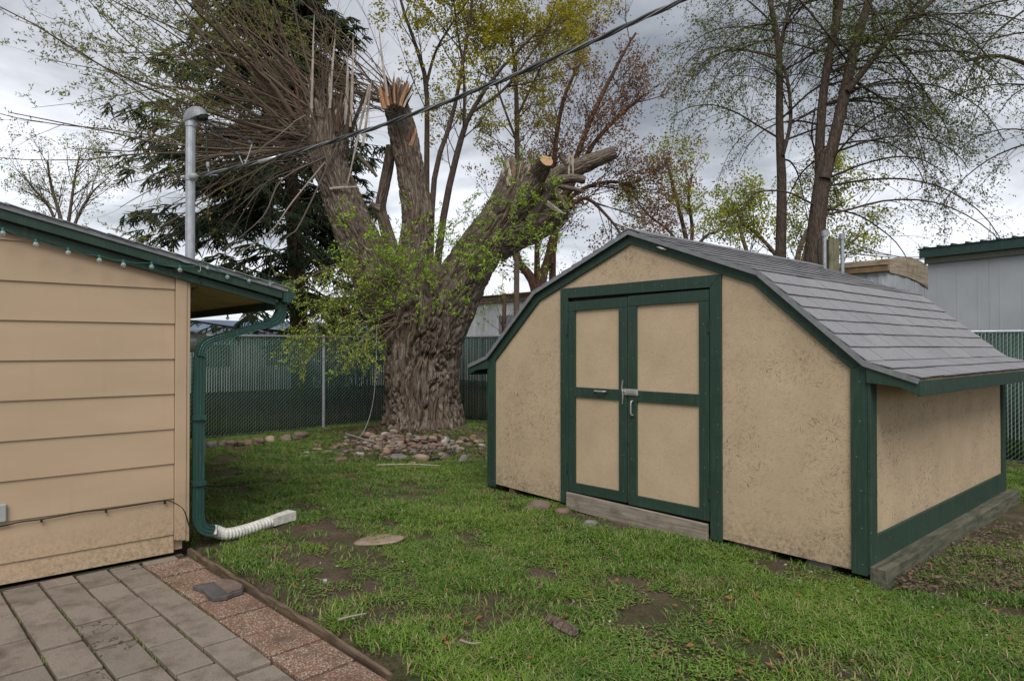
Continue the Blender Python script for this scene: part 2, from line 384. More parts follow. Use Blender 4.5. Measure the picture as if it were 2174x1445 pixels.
M['leaf_elm'] = leafm('elm_leaf', (.07, .10, .02), (.17, .21, .04), tr=.25)
M['needle'] = leafm('spruce_needle', (.018, .034, .018), (.065, .095, .042), tr=.1)
def stonem(name, a, b):
    q = NT(name, .85, .25); p = q.pos()
    c = q.ramp(q.noise(p, 9, 6, .65), (.3, a), (.7, b)); c = q.mix(q.ramp(q.noise(p, 80, 4, .8), (.55, 0.0), (.75, .5)), c, tuple(x * .5 for x in a))
    q.color(c); q.bump(q.noise(p, 40, 5), .3, .005); return q.m
STN = {'reddish': stonem('red_stone', (.13, .075, .058), (.235, .150, .118)), 'grey': stonem('grey_stone', (.12, .115, .105), (.24, .225, .20)),
       'tan': stonem('tan_stone', (.20, .15, .105), (.36, .28, .20)), 'pale': stonem('pale_stone', (.24, .23, .205), (.42, .41, .375)),
       'dark': stonem('dark_stone', (.06, .055, .05), (.13, .12, .115)), 'orange': stonem('orange_stone', (.19, .11, .065), (.31, .20, .13)),
       'brown': stonem('brown_stone', (.12, .085, .065), (.22, .165, .13))}

# ------------------------------------------------------------------ numpy noise
def hash2(i, j, s=0):
    n = (i.astype(np.int64) * 374761393 + j.astype(np.int64) * 668265263 + s * 982451653) & 0xffffffff
    n = ((n ^ (n >> 13)) * 1274126177) & 0xffffffff
    return ((n ^ (n >> 16)) & 0xffff) / 65535.0
def vnoise(x, y, s=0):
    i, j = np.floor(x), np.floor(y); fx, fy = x - i, y - j; fx = fx * fx * (3 - 2 * fx); fy = fy * fy * (3 - 2 * fy)
    return (hash2(i, j, s) * (1 - fx) + hash2(i + 1, j, s) * fx) * (1 - fy) + (hash2(i, j + 1, s) * (1 - fx) + hash2(i + 1, j + 1, s) * fx) * fy
def fbm(x, y, o=4, s=0):
    a = 0; w = .5; t = 0
    for k in range(o):
        a = a + w * vnoise(x * 2 ** k + k * 17.3, y * 2 ** k + k * 9.1, s + k); t += w; w *= .5
    return a / t
def worley(x, y, per, s=0):
    i0, j0 = np.floor(x), np.floor(y); f1 = np.full(x.shape, 9.); f2 = f1.copy()
    for di in (-1, 0, 1):
        for dj in (-1, 0, 1):
            i, j = i0 + di, j0 + dj; im = np.mod(i, per)
            cx = i + hash2(im, j, s); cy = j + hash2(im, j, s + 5); d = np.hypot(x - cx, y - cy)
            f2 = np.where(d < f1, f1, np.minimum(f2, d)); f1 = np.minimum(f1, d)
    return f1, f2

# ------------------------------------------------------------------ the ground
TREE = P(897, 905, 11.9); TREE[2] = 0
SX0, SX1, SY0, SY1 = -5.63, -1.72, 4.70, 8.17      # shed footprint
def gh(X, Y):
    X = np.asarray(X, float); Y = np.asarray(Y, float)
    d = np.hypot(X - TREE[0], Y - TREE[1]); m = .22 * np.exp(-(d / 1.45) ** 2)
    h = m + .030 * (fbm(X * .9, Y * .9, 3, 3) - .5) + .012 * (fbm(X * 5, Y * 5, 2, 9) - .5)
    pat = np.clip((1.70 - (Y - .055 * (X + 4.4))) / .10, 0, 1) * np.clip((X + 6.2) / .3, 0, 1) * np.clip((Y + 3) / .5, 0, 1)
    h = h * (1 - pat) - .055 * pat
    return h
def axis_pts(a, b, st, far):
    c = np.arange(a, b + 1e-6, st); out = []; d = st; x = b
    while x < far: d *= 1.25; x += d; out.append(x)
    lo = []; d = st; x = a
    while x > -far: d *= 1.25; x -= d; lo.append(x)
    return np.array(lo[::-1] + list(c) + out)
gx = axis_pts(-13, 1.0, .06, 700); gy = axis_pts(-1, 11, .06, 700)
GX, GY = np.meshgrid(gx, gy); nx, ny = len(gx), len(gy)
idx = np.arange(nx * ny).reshape(ny, nx)
me = mesh_np('ground', np.stack([GX.ravel(), GY.ravel(), gh(GX, GY).ravel()], 1), np.stack([idx[:-1, :-1], idx[:-1, 1:], idx[1:, 1:], idx[1:, :-1]], -1).reshape(-1, 4))
ground = link('ground', me, M['soil'], smooth=True); tag(ground, kind='structure')

# ------------------------------------------------------------------ lawn
def tuft(name, n, rad, h0, h1, w, lean, kind='blade'):
    V = []; Fq = []
    for i in range(n):
        a = random.uniform(0, 6.283); r = rad * math.sqrt(random.random()); x, y = r * math.cos(a), r * math.sin(a)
        hh = random.uniform(h0, h1) * random.choice((.6, 1, 1, 1.25)); b = random.uniform(0, 6.283); ln = random.uniform(.2, 1) * lean * hh
        dx, dy = math.cos(b), math.sin(b); px_, py_ = -dy, dx; ww = w * random.uniform(.7, 1.2); k = len(V)
        if kind == 'blade':
            for t, wf in ((0, .8), (.55, 1.0), (1, .12)):
                cx = x + dx * ln * t * t; cy = y + dy * ln * t * t; cz = hh * (t - .18 * lean * t * t) - .004
                V += [(cx - px_ * ww * wf / 2, cy - py_ * ww * wf / 2, cz), (cx + px_ * ww * wf / 2, cy + py_ * ww * wf / 2, cz)]
            Fq += [(k, k + 1, k + 3, k + 2), (k + 2, k + 3, k + 5, k + 4)]
        else:
            cz = hh * .6; s = w * random.uniform(.6, 1.3)
            V += [(x, y, cz), (x + dx * s + px_ * s * .55, y + dy * s + py_ * s * .55, cz + s * .25), (x + dx * s * 2, y + dy * s * 2, cz + s * .1), (x + dx * s - px_ * s * .55, y + dy * s - py_ * s * .55, cz + s * .25)]
            Fq += [(k, k + 1, k + 2, k + 3)]
    me_ = bpy.data.meshes.new(name); me_.from_pydata(V, [], Fq); me_.update(); return me_
tcol = bpy.data.collections.new('tuft_kinds')
for i in range(9):
    me_ = tuft('grass_tuft', 44, .085, .016, .050, .0050, 1.5); me_.materials.append(M['grass'])
    tcol.objects.link(bpy.data.objects.new('a%02d' % i, me_))
for i in range(3):
    me_ = tuft('weed_tuft', 26, .075, .012, .03, .011, .4, 'leaf'); me_.materials.append(M['weed'])
    tcol.objects.link(bpy.data.objects.new('b%02d' % i, me_))
def ell(px, py, a, b): g = G(px, py); return (g[0], g[1], a, b)
bare = [ell(650, 1078, .34, .20), ell(745, 1150, .40, .22), ell(690, 1215, .30, .20), ell(830, 1110, .25, .12), ell(500, 1040, .55, .25), ell(470, 1000, .6, .35),
        ell(470, 1150, .30, .16), ell(480, 975, .55, .3), ell(700, 1130, .5, .16), ell(620, 1190, .3, .16), ell(780, 1180, .32, .16), ell(540, 1070, .35, .15), ell(740, 1010, .3, .12), ell(1000, 1120, .22, .1), ell(1160, 1132, .22, .10), ell(1245, 1155, .22, .10), ell(1060, 1275, .16, .08), ell(1620, 1395, .22, .12), ell(1450, 1385, .18, .08), ell(880, 1035, .3, .15),
        ell(2120, 1120, .9, .55), ell(2170, 1080, .9, .5), ell(1980, 1250, .25, .2), ell(600, 1010, .3, .2), ell(960, 1360, .12, .08), ell(560, 1120, .25, .15)]
def density(X, Y):
    n = fbm(X * 1.3 + 5, Y * 1.3, 5, 21); d = .97 * np.clip((n - .36) / .12, .22, 1)
    n2 = fbm(X * 4.2, Y * 4.2 + 3, 3, 33); d *= np.clip((n2 - .33) / .13, .16, 1)
    for (cx, cy, a, b) in bare:
        e_ = np.hypot((X - cx) / a, (Y - cy) / b) + .9 * (fbm(X * 6, Y * 6, 3, 40) - .5); d *= np.clip((e_ - .55) / .5, .03, 1)
    td = np.hypot(X - TREE[0], Y - TREE[1]); d *= np.clip((td - .6) / 1.3, .06, 1)
    eb = 1.63 + .055 * (X + 4.4) + .10 * np.clip((X + 3.6) / .8, 0, 1); d *= np.clip((Y - eb) / (.03 + .12 * fbm(X * 4, Y * 4, 2, 50)), 0, 1)
    d *= ~((X > SX0 + .05) & (X < SX1 - .02) & (Y > SY0 + .06) & (Y < SY1))
    d *= ~((X > -5.9) & (X < -1.55) & (Y > SY0 - .02) & (Y < SY0 + .1) & (rng.random(np.shape(X)) < .5))
    d *= ~((X > SX1) & (X < SX1 + .17) & (Y > SY0 - .1) & (Y < SY1 + .1))
    d *= ~((X < -5.44) & (Y < 1.62)); d *= np.where((X < -5.3) & (Y < 1.75), .35, 1)
    # right of the shed: soil with thin weeds
    side = (X > SX1 + .1) & (Y > 5.8 + .8 * (fbm(X * 2, Y * 2, 3, 61) - .5) + .6 * (X - SX1)); d *= np.where(side, .22, 1)
    return d
NC = 330000
r_ = rng.uniform(-1, 1, NC); dep = 2.5 + 13.0 * rng.random(NC) ** 1.0
w_ = rng.random(NC) < (dep / 15.5)                           # uniform in area
r_, dep = r_[w_], dep[w_]; lat = r_ * dep * .86
X = CT * lat - ST * dep; Y = ST * lat + CT * dep
near = np.clip(1.25 - .07 * dep, .35, 1)
keep = rng.random(len(X)) < density(X, Y) * near * .95
X, Y, dep = X[keep], Y[keep], dep[keep]
# drop points beyond the fences
me = bpy.data.meshes.new('lawn_grass'); me.vertices.add(len(X)); me.vertices.foreach_set('co', np.stack([X, Y, gh(X, Y)], 1).astype(np.float32).ravel())
at = me.attributes.new('scl', 'FLOAT', 'POINT'); hs = .55 + .75 * fbm(X * 2.2, Y * 2.2, 4, 70) + .25 * rng.random(len(X)); hs *= np.clip(1.12 - .02 * dep, .8, 1.1)
at.data.foreach_set('value', hs.astype(np.float32))
at = me.attributes.new('rot', 'FLOAT', 'POINT'); at.data.foreach_set('value', rng.uniform(0, 6.283, len(X)).astype(np.float32))
at = me.attributes.new('pick', 'INT', 'POINT'); wd = (fbm(X * 1.8, Y * 1.8, 3, 80) > .53) & (rng.random(len(X)) < .5)
at.data.foreach_set('value', np.where(wd, rng.integers(9, 12, len(X)), rng.integers(0, 9, len(X))).astype(np.int32))
grass = link('lawn_grass', me, M['grass']); tag(grass, 'short green lawn grass mixed with weeds growing over the whole yard', 'grass', kind='stuff')
ng = bpy.data.node_groups.new('scatter', 'GeometryNodeTree')
ng.interface.new_socket('Geometry', in_out='INPUT', socket_type='NodeSocketGeometry'); ng.interface.new_socket('Geometry', in_out='OUTPUT', socket_type='NodeSocketGeometry')
gi = ng.nodes.new('NodeGroupInput'); go = ng.nodes.new('NodeGroupOutput'); ip = ng.nodes.new('GeometryNodeInstanceOnPoints'); ci = ng.nodes.new('GeometryNodeCollectionInfo')
ci.inputs[0].default_value = tcol; ci.inputs['Separate Children'].default_value = True; ci.inputs['Reset Children'].default_value = True
def att(nm, t):
    a = ng.nodes.new('GeometryNodeInputNamedAttribute'); a.data_type = t; a.inputs['Name'].default_value = nm; return a.outputs[0]
cx_ = ng.nodes.new('ShaderNodeCombineXYZ'); ng.links.new(att('rot', 'FLOAT'), cx_.inputs[2])
ng.links.new(gi.outputs[0], ip.inputs['Points']); ng.links.new(ci.outputs[0], ip.inputs['Instance']); ip.inputs['Pick Instance'].default_value = True
ng.links.new(att('pick', 'INT'), ip.inputs['Instance Index']); ng.links.new(cx_.outputs[0], ip.inputs['Rotation']); ng.links.new(att('scl', 'FLOAT'), ip.inputs['Scale'])
ng.links.new(ip.outputs[0], go.inputs[0])
md = grass.modifiers.new('scatter', 'NODES'); md.node_group = ng

# ------------------------------------------------------------------ patio
bed = MB().prism_z([(-5.405, -2.5), (-.2, -2.5), (-.2, 1.60 + .055 * 4.2), (-5.405, 1.60 - .055 * 1.0)], -.09, -.022).build('patio', M['soil']); tag(bed, kind='structure')
SL = .055; SA = math.atan(SL)
def slab(x0, x1, y0, y1, mat, name):
    xm, ym = (x0 + x1) / 2, (y0 + y1) / 2; ym += SL * (xm + 4.4)
    a, b = (x1 - x0) / 2 - random.uniform(.008, .012), (y1 - y0) / 2 - random.uniform(.007, .010); j = random.uniform(-.012, .012)
    ux = np.array((math.cos(SA + j * .6), math.sin(SA + j * .6), random.uniform(-.006, .006))); uy = np.array((-ux[1], ux[0], random.uniform(-.008, .008)))
    top = random.uniform(-.005, .005)
    o = MB().obox((xm + random.uniform(-.003, .003), ym, top - .02), ux * a, uy * b, (0, 0, .02)).build(name, mat, bed, bevel=.004); return o
cols = {-5: -4.95, -4: -4.79, -3: -4.95, -2: -4.79, -1: -4.95, 0: -4.79, 1: -4.57, 2: -4.81, 3: -4.65, 4: -4.87}
for k in range(-9, 5):
    y0 = .46 + .2 * (k - 1) + (0 if k < 4 else 0); y1 = y0 + .2
    ph = cols.get(k, -4.8 + .2 * (k % 2)); x = ph
    while x > -5.40: x -= .407
    while x < -.9:
        x0, x1 = max(x, -5.395), x + .407
        if x1 - x0 > .05: slab(x0, x1, y0, y1, M['paver'], 'paver')
        x += .407
x = -5.28
while x < -.9:
    slab(x, x + .325, 1.262, 1.565, M['agg'], 'aggregate_paver'); x += .327
slab(-5.39, -5.285, 1.262, 1.50, M['paver'], 'paver')
# cracked paver lines: thin recessed fissures are modelled as dark shards of soil
eb = MB(); xs = np.linspace(-5.42, -2.75, 40)
top = []; 
for i, x in enumerate(xs):
    y = 1.60 + .050 * (x + 4.4); wz = .026 + .003 * math.sin(i * 1.7); zt = .024 + .003 * math.sin(i * .9) + random.uniform(-.003, .003) - (.0 if x < -3.3 else .02 * (x + 3.3) / .5)
    top.append([(x, y - wz / 2, -.05), (x, y - wz / 2 + random.uniform(-.003, .002), zt), (x, y + wz / 2, zt + random.uniform(-.004, .004)), (x, y + wz / 2, -.05)])
vs = [p_ for t_ in top for p_ in t_]; fs = [(4 * i + j, 4 * i + (j + 1) % 4, 4 * i + 4 + (j + 1) % 4, 4 * i + 4 + j) for i in range(39) for j in range(4)] + [(0, 1, 2, 3), (156, 159, 158, 157)]
eb.add(vs, fs); e_ = eb.build('edging_board', M['edge_wood']); tag(e_, 'rotting brown wooden edging board between the aggregate pavers and the lawn', 'edging board')

# ------------------------------------------------------------------ house
HX, HY = -5.41, 1.54
house = thing('house', 'tan lap sided house with green rake boards and sloping grey roof', 'house', (HX, HY, 0))
MB().prism_x([(-2.5, -.05), (1.5, -.05), (1.5, -.004), (-2.5, -.012)], HX - .03, HX + .022).build('soil_strip', M['soil'], bed)
M['core'] = plain('wall_core', (.42, .3, .19))
MB().box(-11.2, HX - .035, -8, HY - .035, .03, 2.0).build('wall', M['core'], house)
RS = .2267                                   # roof slope dz/dY
def roofz(y): return 2.115 - RS * (y - HY) + .085   # top of rake stack
zb = [.022, .156, .425, .685, .944, 1.205, 1.466, 1.73, 1.988, 2.25, 2.52, 2.78]
for i in range(len(zb) - 1):
    z0, z1 = zb[i], zb[i + 1] + .012
    t0, t1 = .014, .002
    def ztop(y): return roofz(y) - .10
    y_hi = HY - .103
    # gable: cut by the slope
    ycut0 = min(y_hi, HY - (z0 - 2.10) / RS); ycut1 = min(y_hi, HY - (z1 - 2.10) / RS)
    if ycut0 <= -8: continue
    if z1 > 2.10 + RS * .1:
        poly = [(-8, z0), (ycut0, z0)] + ([(y_hi, 2.10 + RS * (HY - y_hi))] if ycut0 >= y_hi - 1e-6 else []) + [(ycut1, z1), (-8, z1)]
    else:
        poly = [(-8, z0), (y_hi, z0), (y_hi, z1), (-8, z1)]
    n = len(poly); mbx = MB()
    f = [(HX - .010 + (t0 if zz_ <= z0 + 1e-6 else t1), yy, zz_) for yy, zz_ in poly]; bk = [(HX - .034, yy, zz_) for yy, zz_ in poly]
    mbx.add(f + bk, [tuple(range(n)), tuple(range(2 * n - 1, n - 1, -1))] + [(a, n + a, n + (a + 1) % n, (a + 1) % n) for a in range(n)])
    mbx.build('siding_board', M['siding'], house, bevel=.0015)
MB().prism_x([(HY - .10, .115), (HY - .022, .10), (HY - .022, 2.12), (HY - .10, 2.14)], HX - .03, HX + .014).build('corner_board', M['siding'], house, bevel=.002)
MB().prism_x([(HY - .020, .09), (HY + .004, .09), (HY + .004, 2.11), (HY - .020, 2.12)], HX - .12, HX + .006).build('corner_board', M['siding'], house, bevel=.002)
MB().box(-11.2, HX - .13, HY - .02, HY, .06, 2.1).build('rear_wall', M['siding'], house)
def rake(y0, y1, o0, o1, x0, x1, mat, name, bevel=.002):   # band between offsets (down from roof top) o0..o1
    MB().prism_x([(y0, roofz(y0) - o0), (y1, roofz(y1) - o0), (y1, roofz(y1) - o1), (y0, roofz(y0) - o1)], x0, x1).build(name, mat, house, bevel=bevel)
YE = HY + .70
rake(-8, YE - .05, .098, .155, HX + .018, HX + .045, M['green'], 'lower_rake_board')
rake(-8, YE - .01, .022, .090, HX + .045, HX + .085, M['green'], 'rake_board')
rake(-8, YE + .02, -.008, .026, HX + .088, HX + .098, M['drip'], 'drip_edge', .001)
rake(-8, YE + .02, -.002, .015, -11.2, HX + .087, M['grey_wood'], 'roof_deck')
for k in range(26):
    y1 = YE + .04 - .143 * k; 
    MB().obox((-8.2, y1 - .075, roofz(y1 - .075) + .012), (2.90 + (.003 * (k % 3)), 0, 0), (0, .083, -.083 * RS - .004), (0, 0, .003)).build('shingle_course', M['shingle'], house)
# soffit, sub-fascia, gutter
def soffit():
    y0, y1 = HY - .02, YE - .02
    MB().prism_x([(y0, roofz(y0) - .105), (y1, roofz(y1) - .105), (y1, roofz(y1) - .118), (y0, roofz(y0) - .118)], -11.2, HX + .017).build('soffit', M['soffit'], house)
    MB().prism_x([(YE - .045, roofz(YE) - .02), (YE - .012, roofz(YE) - .02), (YE - .012, roofz(YE) - .175), (YE - .045, roofz(YE) - .175)], -11.2, HX + .016).build('fascia', M['green'], house, bevel=.002)
soffit()
gz = roofz(YE) - .025
prof = [(0, 0), (0, -.088), (.055, -.095), (.078, -.07), (.100, -.03), (.112, -.005), (.104, -.003), (.092, -.025), (.07, -.064), (.05, -.087), (.006, -.082), (.006, 0)]
gutter = MB().prism_x([(YE - .004 + a, gz + b) for a, b in prof], -11.2, HX + .085).build('gutter', M['green_metal'], house)
MB().prism_x([(YE - .004 + a, gz + b) for a, b in prof[:6]], HX + .083, HX + .088).build('gutter_end_cap', M['green_metal'], house)
# outlet plate
op = WX(2, 1089, HX + .006)
MB().box(HX + .004, HX + .03, op[1] - .09, op[1] + .028, op[2] - .055, op[2] + .06).build('outlet_cover', M['greybox'], house, bevel=.006)

# downspout and flexible extension
ds = thing('downspout', 'green ribbed metal downspout running from gutter down the house corner', 'downspout', (HX, HY, 0))
dx = HX - .005
DP = [(2.255, gz - .085), (2.255, gz - .155), (2.235, gz - .215), (2.16, gz - .265), (1.80, gz - .375), (1.70, gz - .405), (1.635, gz - .45), (1.612, gz - .53), (1.610, 1.0), (1.610, .27), (1.622, .20), (1.662, .155), (1.72, .135)]
def smooth_poly(pts, n=6):
    pts = np.array(pts, float); out = []
    for i in range(len(pts) - 1):
        p0, p1, p2, p3 = pts[max(i - 1, 0)], pts[i], pts[i + 1], pts[min(i + 2, len(pts) - 1)]
        for k in range(n):
            t = k / n; out.append(.5 * ((2 * p1) + (-p0 + p2) * t + (2 * p0 - 5 * p1 + 4 * p2 - p3) * t * t + (-p0 + 3 * p1 - 3 * p2 + p3) * t ** 3))
    out.append(pts[-1]); return np.array(out)
rect = []
for s0, s1 in (((-1, -.72), (1, -.72)), ((1, -.72), (1, .72)), ((1, .72), (-1, .72)), ((-1, .72), (-1, -.72))):
    for k in range(6):
        t = k / 6; x_, y_ = s0[0] + (s1[0] - s0[0]) * t, s0[1] + (s1[1] - s0[1]) * t; dn = .90 if k % 2 else 1.0; rect.append((x_ * dn, y_ * dn))
def dtube(pts, name, r=.037, ribs=False):
    pp = np.array([(dx, y, z) for y, z in pts]); rr = np.full(len(pp), r)
    if ribs: rr = r * (1 + .04 * (np.arange(len(pp)) % 2))
    MB().tube(pp, rr, len(rect), prof=rect).build(name, M['green_metal'], ds)
dtube(smooth_poly(DP[:5], 8)[:26], 'upper_elbow', .0385, True)
dtube(smooth_poly([DP[3], DP[4], DP[5]], 1), 'slanted_pipe', .036)
dtube(smooth_poly(DP[4:8], 8), 'middle_elbow', .0385, True)
dtube([DP[7], DP[8]], 'upright_pipe', .036); dtube([(1.610, 1.0), (1.610, .26)], 'upright_pipe', .0375)
dtube(smooth_poly(DP[9:], 8), 'lower_elbow', .0395, True)
MB().box(dx - .05, dx + .045, 1.565, 1.655, 1.0, 1.03).build('strap', M['green_metal'], ds)
MB().box(dx - .05, dx + .045, 1.565, 1.655, .5, .53).build('strap', M['green_metal'], ds)
fl0 = np.array((dx, 1.70, .14)); fl = [fl0, G(455, 1125, .09), G(480, 1133, .065), G(520, 1125, .055), G(565, 1110, .055), G(600, 1098, .06)]
fp = smooth_poly(fl, 26); n = len(fp); rr = .043 + .006 * (np.arange(n) % 4 < 2)
rr[:26] = .041; rr[-20:] = .044
fe = thing('downspout_extension', 'white corrugated flexible downspout extension lying on the grass', 'drain pipe', tuple(fl0))
MB().tube(fp[6:-18], rr[6:-18], 16).build('flexible_pipe', M['flex'], fe)
sq = [(1, .75), (1, -.75), (-1, -.75), (-1, .75)]
MB().tube(fp[:12], .046, 4, prof=sq).build('inlet_collar', M['flex'], fe, bevel=.004)
MB().tube(np.array([fp[-22], fp[-1], G(620, 1092, .062)]), [.045, .05, .052], 4, cap=False, prof=sq).build('outlet_collar', M['flex'], fe)

# low wiring on the wall
wp = [WX(x, y, HX + .012) for x, y in ((-300, 1170), (-100, 1132), (0, 1117), (40, 1108), (86, 1102), (130, 1094), (180, 1085), (225, 1081), (290, 1071), (350, 1062), (372, 1068), (390, 1082))] + [np.array((HX + .02, HY + .0, .20)), np.array((HX + .0, HY + .02, .12)), np.array((HX - .1, HY + .04, .03))]
wc = thing('wall_cable', 'thin black cable pinned along the bottom siding boards of the house', 'cable', tuple(wp[3]))
MB().tube(smooth_poly(wp, 5), .0042, 6).build('cable', M['black'], wc, smooth=True)
for x, y in ((88, 1103), (225, 1083), (350, 1065)):
    c = WX(x, y, HX + .012); MB().box(c[0] - .008, c[0] + .01, c[1] - .006, c[1] + .006, c[2] - .014, c[2] + .004).build('clip', M['black'], wc)
uc = thing('eave_cable', 'short black cable looping under the green rake at the house corner', 'cable', (HX + .1, HY, 2.1))
MB().tube(smooth_poly([WX(x, y, HX + .055) for x, y in ((330, 553), (375, 561), (400, 566), (418, 577), (425, 592), (420, 607))] + [np.array((HX - .02, HY + .02, 2.0))], 6), .005, 6).build('cable', M['black'], uc, smooth=True)

# string lights along the rake and the gutter
sl = thing('string_lights', 'string of clear globe bulbs with green sockets hung along the house eave', 'string lights', (HX + .1, HY, 2.1))
bp = [(-70, 462), (6, 486), (76, 510), (145, 528), (211, 544), (262, 554), (322, 558), (382, 565), (441, 561), (483, 581), (529, 589), (573, 596)]
BP = [WX(x, y, HX + .10) for x, y in bp]
far = [np.array((HX - .35, YE + .12, 1.93)), np.array((HX - .75, YE + .12, 1.91)), np.array((HX - 1.15, YE + .12, 1.89)), np.array((HX - 1.6, YE + .12, 1.88))]
wire = []
for a, b in zip(BP[:-1], BP[1:]):
    wire += [a, (a + b) / 2 - np.array((0, 0, .008))]
wire += [BP[-1], np.array((HX + .09, YE + .10, 2.06))]
for q_ in far: wire += [q_ + np.array((.2, 0, .10)), q_ + np.array((0, 0, .05))]
MB().tube(smooth_poly(wire, 3), .0022, 5).build('wire', M['socket'], sl)
def uv_sphere(c, r, n=10, m=7, sq_=(1, 1, 1)):
    V = []; Fs = []
    for i in range(m + 1):
        for j in range(n):
            a, b = math.pi * i / m, 2 * math.pi * j / n; V.append((c[0] + sq_[0] * r * math.sin(a) * math.cos(b), c[1] + sq_[1] * r * math.sin(a) * math.sin(b), c[2] + sq_[2] * r * math.cos(a)))
    for i in range(m):
        for j in range(n): Fs.append((i * n + j, (i + 1) * n + j, (i + 1) * n + (j + 1) % n, i * n + (j + 1) % n))
    return V, Fs
for q_ in BP + far:
    V, Fs = uv_sphere(q_ - np.array((0, 0, .028)), .017); b_ = MB().add(V, Fs).build('bulb', M['glass'], sl, smooth=True)
    MB().tube([q_ - np.array((0, 0, .014)), q_ + np.array((0, 0, .008))], [.009, .0075], 8).build('socket', M['socket'], b_)
hk = thing('turnbuckle', 'small bright metal turnbuckle hooked to the green rake board', 'hook', tuple(WX(390, 550, HX + .1)))
MB().tube([WX(378, 550, HX + .10), WX(392, 556, HX + .10), WX(403, 559, HX + .1)], [.003, .006, .003], 6).build('turnbuckle_body', M['silver'], hk)
hk2 = thing('cup_hook', 'small silver hook screwed into rake board beside the turnbuckle', 'hook', tuple(WX(423, 570, HX + .1)))
MB().tube(smooth_poly([WX(424, 563, HX + .10), WX(426, 570, HX + .10), WX(424, 576, HX + .1), WX(420, 575, HX + .1)], 4), .0028, 6).build('hook_bend', M['silver'], hk2)

# meter and mast behind the corner
MY = HY + .02
mb_ = thing('electric_meter', 'grey electric meter box with glass meter on the back house wall', 'electric meter', (-5.95, MY, 1.6))
MB().box(-6.12, -5.88, HY, HY + .12, 1.50, 1.98).build('box', M['greybox'], mb_, bevel=.006)
MB().box(-6.13, -5.87, HY, HY + .14, 1.975, 1.99).build('box_cover', M['greybox'], mb_, bevel=.003)
MB().tube([(-6.0, HY + .10, 1.60), (-6.0, HY + .20, 1.60)], .088, 20).build('meter_ring', M['galv'], mb_)
MB().tube([(-6.0, HY + .20, 1.60), (-6.0, HY + .29, 1.60), (-6.0, HY + .30, 1.60)], [.08, .076, .055], 20).build('meter_glass', M['glass'], mb_, smooth=False)
MB().tube([(-6.0, HY + .18, 1.60), (-6.0, HY + .25, 1.60)], .06, 20).build('meter_dial', M['greybox'], mb_)
mt_ = P(405, 255, 5.75); MXY = mt_[:2]; mast = thing('service_mast', 'galvanised electrical service mast with grey weatherhead rising through house roof', 'mast', (MXY[0], MXY[1], 1.9))
mtop = mt_[2]
MB().tube([(MXY[0], MXY[1], 1.95), (MXY[0], MXY[1], mtop)], .039, 16).build('pipe', M['galv'], mast, smooth=False)
MB().tube([(MXY[0], MXY[1], mtop - .06), (MXY[0], MXY[1], mtop - .01)], .045, 16).build('collar', M['galv'], mast)
# weatherhead: a domed hood cut off on a slope, open below
hd = np.array((MXY[0], MXY[1], mtop)); V_, F_ = uv_sphere((0, 0, 0), 1.0, 20, 14); V = []
for x, y, z in V_:
    x_, y_, z_ = .045 + x * .108, y * .060, z * .11 + .01; zl = -.045 + .42 * (x_ + .075)
    V.append(hd + RIGHT * x_ + FWD * y_ + UP * max(z_, zl))
MB().add(V, F_).build('weatherhead', M['drip'], mast, smooth=False)
MB().tube([hd + RIGHT * .10 + UP * .035, hd + RIGHT * .105 + UP * .005], [.05, .045], 12).build('wire_insert', M['black'], mast)
cz = P(405, 378, 5.75)
MB().tube([cz - UP * .022 , cz + UP * .022], .047, 14).build('clamp', M['galv'], mast)
MB().tube([cz + RIGHT * .02 - FWD * .05, cz + RIGHT * .075 - FWD * .05], [.03, .028], 12).build('insulator', M['greybox'], mast, smooth=True)
MB().tube([cz - RIGHT * .03 - FWD * .045, cz - RIGHT * .06 - FWD * .045 - UP * .006], .014, 8).build('bolt', M['galv'], mast)

# overhead service cable: two insulated conductors twisted round a bare neutral
A0 = P(425, 372, 5.7); A1 = P(1720, -135, 3.6)
def cable_c(t):
    p = A0 * (1 - t)[:, None] + A1 * t[:, None]; p[:, 2] -= .18 * 4 * t * (1 - t) * .9; return p
t = np.linspace(0, 1, 420); c = cable_c(t); L = np.cumsum(np.r_[0, np.linalg.norm(np.diff(c, axis=0), axis=1)])
cab = thing('service_cable', 'twisted black overhead service cable sagging across the yard to the mast', 'power cable', tuple(A0))
tan = (A1 - A0) / np.linalg.norm(A1 - A0); n1 = np.cross(tan, UP); n1 /= np.linalg.norm(n1); n2 = np.cross(n1, tan)
for k, (mm, rr_) in enumerate(((M['cable'], .0082), (M['cable'], .0082), (M['cable_grey'], .0048))):
    ph = L * 2 * math.pi / .55 + k * 2.1; off = .0095 if k < 2 else .008
    MB().tube(c + off * (np.cos(ph)[:, None] * n1 + np.sin(ph)[:, None] * n2), rr_, 6).build('conductor' if k < 2 else 'neutral_wire', mm, cab, smooth=True)
c0 = cable_c(np.array([.12]))[0]
MB().tube([cable_c(np.array([.145]))[0], cable_c(np.array([.185]))[0]], [.017, .015], 8).build('splice_sleeve', M['silver'], cab, smooth=True)
hv = hd + RIGHT * .13 + UP * .0
